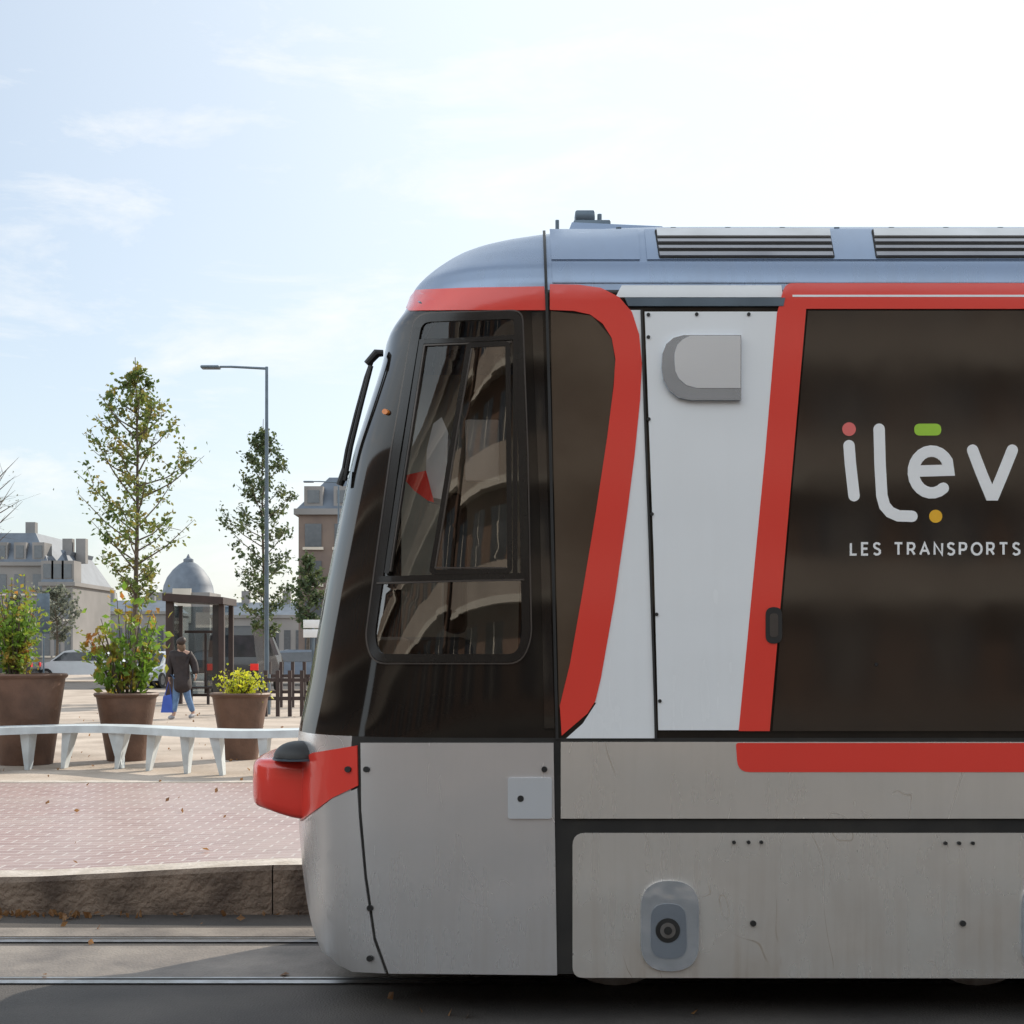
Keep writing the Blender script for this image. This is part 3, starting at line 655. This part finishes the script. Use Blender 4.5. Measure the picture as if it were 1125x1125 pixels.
# ------------------------------------------------------------------ trees
def tree(px,d,ytop,ycb,wpx,nl,ls,mat,label,tr=.055,limbs=38,wide=.35,bare=False):
    s=F/d; x=gx(px,d); y=d-D; base=Vector((x,y,PZ)); top=H+(HZ-ytop)*d/F; zb=H+(HZ-ycb)*d/F; R=wpx/2/s
    r=empty('young_tree' if not bare else 'bare_tree',base); tag(r,label,'tree')
    tk=MB(); n=9; tp=[]
    for i in range(n): 
        t=i/(n-1); tp.append(Vector((x+.05*math.sin(t*5+px),y+.04*math.cos(t*4),PZ+(top-.15-PZ)*t)))
    tk.tube(tp,[tr*(1-.9*i/(n-1)) for i in range(n)],8)
    lb=MB(); lf=MB()
    def along(t):
        k=min(n-2,int(t*(n-1))); return tp[k].lerp(tp[k+1],t*(n-1)-k)
    for i in range(limbs):
        t=(i+random.random())/limbs; z=zb+(top-zb)*t*.93; b0=along((z-PZ)/(top-PZ)); a=i*2.4+random.uniform(-.4,.4)
        env=R*(math.sin(min(1,(t+.12)/ (wide+.12))*PI/2) if t<wide else (1-((t-wide)/(1-wide))**1.5*.9))
        l=env*random.uniform(.6,1.08); up=l*random.uniform(.45,1.1)
        tip=b0+Vector((l*math.cos(a),l*math.sin(a),up)); mid=b0.lerp(tip,.5)+Vector((0,0,-l*.08))
        lb.tube([b0,mid,tip],[tr*.28,tr*.18,.004],5)
        for q in range(3):
            tt=random.uniform(.3,.85); c0=b0.lerp(tip,tt); c1=c0+Vector((random.gauss(0,1),random.gauss(0,1),random.gauss(.5,.5)))*l*.28; lb.tube([c0,c1],[.008,.003],4)
            for k in range(nl//limbs//5): lf.leaf(c0.lerp(c1,random.uniform(.3,1.2))+Vector([random.gauss(0,.06) for _ in range(3)]),ls*random.uniform(.6,1.3),.75)
        for k in range(nl//limbs//3):
            tt=random.random()**.6; lf.leaf(b0.lerp(tip,tt)+Vector([random.gauss(0,.10) for _ in range(3)]),ls*random.uniform(.6,1.3),.75)
    tk.build('trunk',M['bark'],r); lb.build('limbs',M['bark'],r)
    if nl: lf.build('crown',mat,r,0)
tree(149,30,385,668,146,4300,.11,M['leafA'],'tall young tree with sparse yellow-green leaves behind the middle planter',.075,46,.42)
tree(290,42,455,700,94,4600,.13,M['leafB'],'slim dark green young tree just behind the street lamp',.07,46,.45)
tree(-22,55,480,640,110,300,.12,M['leafP'],'thinly leaved pale tree cut by the left picture edge',.12,60,.4,True)
tree(62,70,640,705,62,1500,.22,M['leafP'],'small round grey-green tree in front of the mansard building',.1,30,.4)
tree(338,60,600,700,46,1800,.2,M['leafB'],'dark round tree in front of the brick building beside the tram nose',.1,30,.4)
tree(18,62,645,705,50,900,.2,M['leafP'],'small pale tree near the left edge behind the shrubs',.1,26,.4)

# ------------------------------------------------------------------ street lamps
def lamp(px,d,ytop,arm,label,r0=.055):
    x=gx(px,d); y=d-D; zt_=H+(HZ-ytop)*d/F; L_=arm*d/F
    r=empty('street_lamp',(x,y,PZ)); tag(r,label,'street lamp')
    MB().cyl((x,y,PZ),(x,y,PZ+.9),r0*1.6,n=14).tube([(x,y,PZ+.85),(x,y,zt_)],[r0,r0*.62],14).build('pole',M['pole'],r)
    MB().tube([(x,y,zt_-.04),(x-L_*.55,y,zt_),(x-L_*.8,y,zt_)],[.03,.026,.024],10).build('arm',M['pole'],r)
    MB().box((x-L_-.02,y-.12,zt_-.045),(x-L_*.72,y+.12,zt_+.02),.025).build('lamp_head',M['pole'],r)
    return r
lamp(293,32,403,71,'tall grey street lamp with a single arm, standing by the young trees')
lamp(372,62,529,38,'distant street lamp partly behind the tram windscreen',.06)
# ------------------------------------------------------------------ bus shelter
sh=empty('bus_shelter',(gx(213,37),37-D,PZ)); tag(sh,'dark framed glass bus shelter behind the walking person','bus shelter')
d=37; x0,x1=gx(182,d),gx(246,d); y=d-D; zt_=H+(HZ-652)*d/F
MB().prism([(x0-.04,zt_),(x1+.02,zt_-.10),(x1+.02,zt_-.28),(x0-.04,zt_-.20)],y-.2,y+1.6).build('roof',M['dkframe'],sh)
MB().box((x0,y,PZ),(x0+.18,y+.18,zt_-.20)).build('post',M['dkframe'],sh)
MB().box((x1-.14,y,PZ),(x1,y+.14,zt_-.28)).build('post',M['dkframe'],sh)
for xx in (x0,x1-.14): MB().box((xx,y+1.3,PZ),(xx+.12,y+1.42,zt_-.28)).build('post',M['dkframe'],sh)
MB().box((x0+.13,y+1.34,PZ+.25),(x1-.15,y+1.36,zt_-.30)).build('rear_glass',M['clear'],sh)
MB().box((x1-.30,y+.02,PZ+.2),(x1-.145,y+.12,zt_-.30)).build('poster_case',M['card'],sh)
for zz in (.2,1.9): MB().box((x0+.19,y+1.30,PZ+zz),(x1-.31,y+1.335,PZ+zz+.07)).build('glazing_bar',M['dkframe'],sh)
MB().box(((x0+x1)/2-.03,y+1.29,PZ+.28),((x0+x1)/2+.03,y+1.335,PZ+1.89)).build('glazing_bar',M['dkframe'],sh)
MB().box((x0+.06,y+.2,PZ+.25),(x0+.08,y+1.2,zt_-.3)).build('side_glass',M['clear'],sh)
MB().box((x0+.3,y+.9,PZ+.42),(x1-.5,y+1.25,PZ+.47)).box((x0+.4,y+1.0,PZ),(x0+.46,y+1.1,PZ+.42)).box((x1-.66,y+1.0,PZ),(x1-.6,y+1.1,PZ+.42)).build('shelter_bench',M['dkframe'],sh)
# ------------------------------------------------------------------ barriers
def fence(px0,px1,d,zt_,n,label):
    r=empty('barrier',(gx((px0+px1)/2,d),d-D,PZ)); tag(r,label,'barrier')
    x0,x1=gx(px0,d),gx(px1,d); y=d-D
    for i in range(n):
        x=x0+(x1-x0)*i/(n-1); MB().box((x-.04,y-.04,PZ),(x+.04,y+.04,PZ+zt_)).build('post',M['dkframe'],r)
    for z in (.35,.75): MB().box((x0,y-.025,PZ+z),(x1,y+.025,PZ+z+.08)).build('rail',M['dkframe'],r)
fence(292,345,31,1.0,5,'brown wooden rail barrier right of the street lamp, the nearer one')
fence(296,360,36,1.15,6,'brown wooden rail barrier farther back, right of the street lamp')
# ------------------------------------------------------------------ signs
def sign(px,d,ytop,w,h,n,mat,label):
    x=gx(px,d); y=d-D; r=empty('road_sign',(x,y,PZ)); tag(r,label,'sign'); s=F/d; zt_=H+(HZ-ytop)*d/F
    MB().cyl((x,y,PZ),(x,y,zt_),.035,n=8).build('pole',M['pole'],r)
    for i in range(n):
        z=zt_-(h/s+.03)*i; MB().box((x-w/2/s,y-.06,z-h/s),(x+w/2/s,y-.04,z),.005).build('panel',mat,r)
sign(344,34,681,21,9,2,M['signw'],'white direction sign with two panels beside the tram nose')
sign(48,60,652,14,44,1,M['pole'],'narrow grey upright sign by the left planter')
# ------------------------------------------------------------------ vehicles far off
def car(px,d,rot,mat,label,van=False,sc=1.):
    x=gx(px,d); y=d-D; r=empty('parked_van' if van else 'parked_car',(x,y,PZ+.006)); tag(r,label,'van' if van else 'car')
    T=Matrix.Translation((x,y,PZ+.006))@Matrix.Rotation(rot,4,'Z')@Matrix.Scale(sc,4)
    if van: pr=[(-2.2,.35),(-2.25,.9),(-1.95,1.15),(-1.45,1.95),(-1.2,2.05),(2.1,2.05),(2.2,1.9),(2.25,.35)]
    else: pr=[(-2.0,.3),(-2.1,.55),(-2.05,.75),(-1.2,.92),(-.6,1.4),(-.2,1.47),(.9,1.46),(1.5,1.2),(1.9,.98),(2.05,.85),(2.05,.35)]
    n=len(pr); vs=[];zmid=1.0
    for sgn in (-1,1):
        for (a,b_) in pr: vs.append((a,sgn*(.86 if b_<=zmid else .86-(b_-zmid)*.3),b_))
    m_=MB(T); m_.add(vs,[tuple(range(n)),tuple(reversed(range(n,2*n)))]+[(i,i+n,(i+1)%n+n,(i+1)%n) for i in range(n)]); m_.build('body',mat,r)
    if van: side=[(-1.4,1.15),(-1.15,1.75),(-.5,1.8),(-.5,1.15)]; ws=[(-1.93,1.2),(-1.50,1.88)]; rs=[(2.23,1.1),(2.215,1.75)]
    else: side=[(-1.05,.96),(-.55,1.34),(.85,1.38),(1.4,1.15),(1.5,.98)]; ws=[(-1.15,.97),(-.63,1.38)]; rs=[(1.86,1.02),(1.53,1.2)]
    for sgn in (-1,1):
        MB(T).add([(a,sgn*(.868-(b_-zmid)*.3 if b_>zmid else .868),b_) for a,b_ in side],[tuple(range(len(side)))]).build('side_window',M['dglass'],r,0)
        MB(T).box((-2.09 if not van else -2.28,sgn*.65-.16,.62),(-2.03 if not van else -2.2,sgn*.65+.16,.78)).build('headlight',M['signw'],r)
        MB(T).box((2.04 if not van else 2.22,sgn*.68-.12,.7),(2.08 if not van else 2.28,sgn*.68+.12,.9)).build('tail_light',M['lampred'],r)
        for wx in (-1.35,1.35):
            w_=MB(T).cyl((wx,sgn*.70,.31),(wx,sgn*.90,.31),.31,n=18).build('wheel',M['rubber'],r); MB(T).cyl((wx,sgn*.90,.31),(wx,sgn*.91,.31),.19,n=14).build('rim',M['steel'],w_)
    for nm,(p,q),o in (('windscreen',ws,-.02),('rear_window',rs,.02)):
        MB(T).add([(p[0]+o,-.72,p[1]+.012),(q[0]+o,-.66,q[1]+.012),(q[0]+o,.66,q[1]+.012),(p[0]+o,.72,p[1]+.012)],[(0,1,2,3)]).build(nm,M['dglass'],r,0)
car(172,56,PI/2-.2,M['carw'],'white car parked left of the bus shelter',sc=.95)
car(322,60,.2,M['carg'],'blue-grey car beside the brown barriers')
car(88,66,.1,M['carw'],'pale car behind the middle shrub')
car(-12,64,.05,M['card'],'dark car behind the leftmost planter')
car(232,70,0,M['card'],'dark car seen through the bus shelter')
car(270,50,-PI/2,M['card'],'dark van with red tail lights behind the flower planter',van=True,sc=1.1)

# ------------------------------------------------------------------ buildings
def building(name,px0,px1,d,yeave,yroof,wall,label,nx,nz,depth=12,roofk='mansard',chim='facadeF'):
    x0,x1=gx(px0,d),gx(px1,d); y=d-D; ze=H+(HZ-yeave)*d/F; zr=H+(HZ-yroof)*d/F
    r=empty(name,((x0+x1)/2,y,PZ)); tag(r,label,'building')
    MB().box((x0,y,0),(x1,y+depth,ze)).build('wall',wall,r)
    MB().box((x0-.25,y-.25,ze-.3),(x1+.25,y+depth+.25,ze+.05)).build('cornice',M['facadeF'],r)
    i_=1.6 if roofk=='mansard' else depth*.45
    ix=1.6 if roofk=='mansard' else 1.0
    rf=MB().add([(x0-.1,y-.1,ze+.05),(x1+.1,y-.1,ze+.05),(x1+.1,y+depth+.1,ze+.05),(x0-.1,y+depth+.1,ze+.05),(x0+ix,y+i_,zr),(x1-ix,y+i_,zr),(x1-ix,y+depth-i_,zr),(x0+ix,y+depth-i_,zr)],[(0,1,5,4),(1,2,6,5),(2,3,7,6),(3,0,4,7),(4,5,6,7)]).build('roof',M['slate'],r,0)
    for k in range(2):
        cx_=x0+(x1-x0)*(.28+.45*k); MB().box((cx_-.45,y+depth*.4,zr-1),(cx_+.45,y+depth*.4+.8,zr+1.3)).build('chimney',M[chim],rf)
    for j in range(nz):
        zb=PZ+1.0+(ze-PZ-1)*j/nz; hh=(ze-PZ-1)/nz*.62
        for i in range(nx):
            xa=x0+(x1-x0)*(i+.5)/nx; ww=min(.6,(x1-x0)/nx*.28)
            w_=MB().box((xa-ww,y-.06,zb),(xa+ww,y-.01,zb+hh)).build('window',M['fglass'],r)
            MB().box((xa-ww-.12,y-.16,zb-.18),(xa+ww+.12,y-.005,zb-.02)).build('sill',M['cream'],w_)
    if roofk=='mansard':
        for i in range(nx):
            xa=x0+(x1-x0)*(i+.5)/nx; dm=MB().box((xa-.55,y+.05,ze+.1),(xa+.55,y+2.2,ze+.1+(zr-ze)*.62)).build('dormer',M['facadeF'],r); MB().box((xa-.35,y+.0,ze+.4),(xa+.35,y+.045,ze+(zr-ze)*.55)).build('dormer_window',M['fglass'],dm)
    return r
building('mansard_building',-90,52,130,618,584,M['facadeF'],'old stone building with slate mansard roof at the far left',7,3)
building('mansard_building',46,80,128,640,603,M['facadeF'],'lower stone wing with steep slate roof beside the old stone building',3,2)
building('low_building',80,182,170,672,658,M['facadeF'],'long low grey building seen between the left tree and the shelter',9,1,roofk='hip')
building('low_building',232,335,160,676,660,M['facadeF'],'low grey building behind the street lamp',8,1,roofk='hip')
building('brick_building',328,620,84,560,521,M['brickp'],'brick building with slate mansard roof rising behind the tram nose',9,4,chim='brickp')
# dome
db=empty('domed_building',(gx(207,190),190-D,PZ)); tag(db,'distant domed stone hall above the bus shelter','building')
x=gx(207,190); y=190-D; s=F/190; zc=H+(HZ-652)/s
MB().box((x-3.6,y-3.6,0),(x+3.6,y+3.6,zc)).build('wall',M['facadeF'],db)
R=28/s; MB().lathe((x,y,zc),[(R*1.05,-.2),(R,0),(R*.95,R*.30),(R*.82,R*.62),(R*.60,R*.92),(R*.36,R*1.14),(R*.22,R*1.22)],20).build('dome',M['slate'],db,50)
MB().lathe((x,y,zc+R*1.22),[(R*.2,0),(R*.2,.4),(.3,.6),(.06,1.1)],10).build('finial',M['slate'],db,50)
MB().box((x-1.2,y-3.9,zc-4),(x+1.2,y-3.62,zc+.5)).build('gable',M['cream'],db)

# buildings across the street and at its end, outside the frame; mirrored in the tram's dark sides
def opposite(w_len,T,h,wall,label,nf,nb,slab):
    loc=T@Vector((w_len/2,0,0)); r=empty('apartment_building',loc); tag(r,label,'building')
    MB(T).box((0,-10,0),(w_len,0,h)).build('wall',wall,r); fh=h/nf
    for j in range(nf):
        z=j*fh
        if j: 
            b_=MB(T).box((.4,.002,z-.12),(w_len-.4,1.1,z+.08)).build('balcony',M['cream'],r)
            MB(T).box((.4,1.02,z+.081),(w_len-.4,1.08,z+.95)).build('parapet',slab,b_)
        for i in range(nb):
            xa=w_len*(i+.5)/nb; w=w_len/nb*.30
            w_=MB(T).box((xa-w,.002,z+.5),(xa+w,.05,z+fh-.55)).build('window',M['dglass'],r)
            MB(T).box((xa-.05,.051,z+.5),(xa+.05,.09,z+fh-.55)).build('frame',M['cream'],w_)
opposite(37,Matrix.Translation((-46,-31,0)),17,M['brickf'],'brown brick apartment block with pale balconies mirrored in the cab window',5,12,M['facadeA'])
opposite(23.4,Matrix.Translation((-8.4,-30,0)),15,M['brickf'],'brick apartment block with pale stone balconies mirrored in the dark side window',5,9,M['facadeA'])
opposite(24,Matrix.Translation((16,-32,0)),14,M['facadeA'],'stone block mirrored at the right end of the tram side',4,8,M['facadeA'])
opposite(52,Matrix.Translation((-47,26,0))@Matrix.Rotation(-PI/2,4,'Z'),17,M['brickf'],'long brick block closing the left end of the street, mirrored in the black tram nose',5,14,M['brickf'])

# ------------------------------------------------------------------ person
def skinned(name,verts,edges,rad,mat,parent,sub=2,root=0):
    me=bpy.data.meshes.new(name+'_skel'); me.from_pydata([tuple(v) for v in verts],edges,[]); o=bpy.data.objects.new(name+'_skel',me); C.objects.link(o)
    md=o.modifiers.new('s','SKIN'); md.use_smooth_shade=True
    if len(me.skin_vertices)==0:
        bpy.context.view_layer.objects.active=o; bpy.ops.mesh.customdata_skin_add()
    sv=me.skin_vertices[0].data
    for i,r_ in enumerate(rad): sv[i].radius=(r_,r_) if not isinstance(r_,tuple) else r_; sv[i].use_root=(i==root)
    s2=o.modifiers.new('u','SUBSURF'); s2.levels=sub; s2.render_levels=sub
    bpy.context.view_layer.update(); dg=bpy.context.evaluated_depsgraph_get(); m2=bpy.data.meshes.new_from_object(o.evaluated_get(dg)); m2.name=name
    bpy.data.objects.remove(o); m2.materials.clear(); return finish(name,m2,mat,parent,80)
pd=29.8; bx=gx(199,pd); by=pd-D
def Q(x,y,z): return Vector((bx+x,by+y,PZ+z))
person=empty('person',Q(0,0,0)); tag(person,'person in a long dark hooded coat and blue jeans walking across the plaza','person')
V=[Q(.02,0,.92),Q(.0,0,1.12),Q(0,-.01,1.34),Q(0,0,1.45),Q(-.01,-.01,1.52),Q(-.03,-.03,1.62),
   Q(.09,0,.86),Q(.13,.0,.48),Q(.24,.07,.12),Q(.21,-.02,.06),
   Q(-.07,0,.86),Q(-.11,.0,.47),Q(-.14,-.06,.08),Q(-.21,-.12,.04),
   Q(.15,0,1.38),Q(.26,.04,1.14),Q(.31,-.02,.97), Q(.32,-.04,.90),
   Q(-.15,0,1.38),Q(-.22,.02,1.12),Q(-.24,-.03,.90),Q(-.24,-.04,.83)]
E=[(0,1),(1,2),(2,3),(3,4),(4,5),(0,6),(6,7),(7,8),(8,9),(0,10),(10,11),(11,12),(12,13),(2,14),(14,15),(15,16),(16,17),(2,18),(18,19),(19,20),(20,21)]
Rd=[.12,.11,.11,.06,.055,.075,.08,.055,.04,.035,.08,.055,.04,.035,.05,.035,.024,.024,.05,.035,.024,.024]
skinned('body',V,E,Rd,M['skin'],person)
V=[Q(.02,0,.93),Q(.09,0,.84),Q(.13,.0,.48),Q(.235,.06,.14),Q(-.07,0,.84),Q(-.11,.0,.47),Q(-.145,-.05,.12)]
skinned('jeans',V,[(0,1),(1,2),(2,3),(0,4),(4,5),(5,6)],[.15,.10,.08,.062,.10,.08,.062],M['jeans'],person)
V=[Q(.04,0,.52),Q(.03,0,.78),Q(.01,0,1.12),Q(0,-.01,1.36),Q(0,0,1.47),Q(.17,0,1.36),Q(.27,.04,1.13),Q(.315,-.03,.93),Q(-.17,0,1.36),Q(-.23,.02,1.11),Q(-.24,-.04,.86)]
skinned('coat',V,[(0,1),(1,2),(2,3),(3,4),(3,5),(5,6),(6,7),(3,8),(8,9),(9,10)],[(.25,.21),(.24,.20),(.21,.18),(.20,.16),.12,.10,.09,.075,.10,.09,.075],M['coat'],person,root=2)
skinned('hood',[Q(.06,.05,1.46),Q(0,.0,1.50),Q(-.06,-.04,1.46)],[(0,1),(1,2)],[.10,.13,.10],M['tan'],person)
skinned('hair',[Q(.04,.03,1.56),Q(.0,-.04,1.645),Q(-.02,-.06,1.69)],[(0,1),(1,2)],[.10,.12,.085],M['hair'],person)
for sx,(hx,hy,hz) in ((1,(.32,-.04,.90)),(-1,(-.24,-.04,.83))):
    hv=[Q(hx,hy,hz+.03)]; he=[]; hr=[.028]
    for k in range(5):
        l=(.055,.075,.08,.075,.06)[k]; dy=(k-2)*.018
        hv+=[Q(hx,hy+dy,hz-.02),Q(hx-.012*sx,hy+dy*1.15,hz-.02-l*.6),Q(hx-.025*sx,hy+dy*1.1,hz-.02-l)]; b0=1+3*k; he+=[(0,b0),(b0,b0+1),(b0+1,b0+2)]; hr+=[.012,.009,.008]
    skinned('hand',hv,he,hr,M['skin'],person,1)
for a,b_ in ((Q(.25,.09,.09),Q(.19,-.08,.04)),(Q(-.13,-.03,.05),Q(-.23,-.17,.035))): skinned('shoe',[a,(a+b_)/2,b_],[(0,1),(1,2)],[.055,.05,.04],M['shoe'],person,1)
bag=MB().add([Q(-.40,-.1,.14),Q(-.14,-.1,.14),Q(-.14,.04,.14),Q(-.40,.04,.14),Q(-.36,-.06,.48),Q(-.19,-.06,.52),Q(-.19,.0,.52),Q(-.36,.0,.48)],[(0,3,2,1),(0,1,5,4),(1,2,6,5),(2,3,7,6),(3,0,4,7),(4,5,6,7)])
bag.tube([Q(-.34,-.03,.47),Q(-.25,-.04,.79),Q(-.20,-.03,.51)],.012,6)
bg=bag.build('shopping_bag',M['blue'],None); tag(bg,'blue shopping bag held by the walking person','bag')

# ------------------------------------------------------------------ light, sky, camera
AZ=math.radians(40); EL=math.radians(32)
sd=Vector((math.sin(AZ)*math.cos(EL),math.cos(AZ)*math.cos(EL),math.sin(EL)))
sl=bpy.data.lights.new('sun','SUN'); sl.energy=5; sl.angle=math.radians(.5); sl.color=(1,.91,.78)
so=bpy.data.objects.new('sun',sl); so.rotation_euler=(-sd).to_track_quat('-Z','Y').to_euler(); so.location=(10,10,20); C.objects.link(so)
w=bpy.data.worlds.new("World"); bpy.context.scene.world=w; w.use_nodes=True; nt=w.node_tree; N=nt.nodes; L=nt.links
bgN=N['Background']; bgN.inputs['Strength'].default_value=.15
sk_=N.new('ShaderNodeTexSky'); sk_.sky_type='NISHITA'; sk_.sun_disc=False; sk_.sun_elevation=EL; sk_.sun_rotation=AZ; sk_.air_density=1.0; sk_.dust_density=1.6; sk_.ozone_density=1.2
tc=N.new('ShaderNodeTexCoord'); mp=N.new('ShaderNodeMapping'); mp.inputs['Scale'].default_value=(1.2,1.2,4.2); mp.inputs['Location'].default_value=(.9,.1,.35); L.new(tc.outputs['Generated'],mp.inputs[0])
n1=N.new('ShaderNodeTexNoise'); n1.inputs['Scale'].default_value=5; n1.inputs['Detail'].default_value=7; n1.inputs['Roughness'].default_value=.64; n1.inputs['Distortion'].default_value=.35; L.new(mp.outputs[0],n1.inputs['Vector'])
r1=N.new('ShaderNodeMapRange'); r1.inputs[1].default_value=.50; r1.inputs[2].default_value=.72; r1.inputs[4].default_value=.75; L.new(n1.outputs['Fac'],r1.inputs[0])
# thin bright haze, thickest towards the sun; unseen sky behind the viewer brightened as added fill
dt=N.new('ShaderNodeVectorMath'); dt.operation='DOT_PRODUCT'; L.new(tc.outputs['Generated'],dt.inputs[0]); dt.inputs[1].default_value=sd
pos=N.new('ShaderNodeMapRange'); pos.inputs[1].default_value=-1; pos.inputs[2].default_value=1; L.new(dt.outputs['Value'],pos.inputs[0])
rp=N.new('ShaderNodeValToRGB'); cr=rp.color_ramp; cr.elements[0].position=.45; cr.elements[0].color=(.95,.95,.95,1); cr.elements[1].position=.96; cr.elements[1].color=(.95,.95,.95,1)
for p_,v_ in ((.66,.42),(.78,.42),(.84,.56),(.90,.80)): e=cr.elements.new(p_); e.color=(v_,v_,v_,1)
L.new(pos.outputs[0],rp.inputs[0])
br=N.new('ShaderNodeMapRange'); br.inputs[1].default_value=-.2; br.inputs[2].default_value=.4; br.inputs[3].default_value=1.6; br.inputs[4].default_value=1.0; L.new(dt.outputs['Value'],br.inputs[0])
hc_=N.new('ShaderNodeVectorMath'); hc_.operation='SCALE'; hc_.inputs[0].default_value=(6.6,7.25,7.7); L.new(br.outputs[0],hc_.inputs['Scale'])
m1=N.new('ShaderNodeMix'); m1.data_type='RGBA'; L.new(rp.outputs[0],m1.inputs[0]); L.new(sk_.outputs[0],m1.inputs[6]); L.new(hc_.outputs[0],m1.inputs[7])
mx=N.new('ShaderNodeMix'); mx.data_type='RGBA'; L.new(r1.outputs[0],mx.inputs[0]); L.new(m1.outputs[2],mx.inputs[6])
cl=N.new('ShaderNodeVectorMath'); cl.operation='SCALE'; cl.inputs[0].default_value=(7.0,7.05,7.0); L.new(br.outputs[0],cl.inputs['Scale']); L.new(cl.outputs[0],mx.inputs[7])
L.new(mx.outputs[2],bgN.inputs['Color'])
cam=bpy.data.cameras.new('camera'); co=bpy.data.objects.new('camera',cam); C.objects.link(co); co.location=(0,-D,H); co.rotation_euler=(PI/2,0,0)
cam.sensor_width=36; cam.lens=F/1125*36; cam.shift_y=(HZ-562.5)/1125; cam.clip_end=4000; cam.clip_start=.05
bpy.context.scene.camera=co
sc=bpy.context.scene; sc.view_settings.view_transform='Standard'; sc.view_settings.look='None'; sc.view_settings.exposure=0
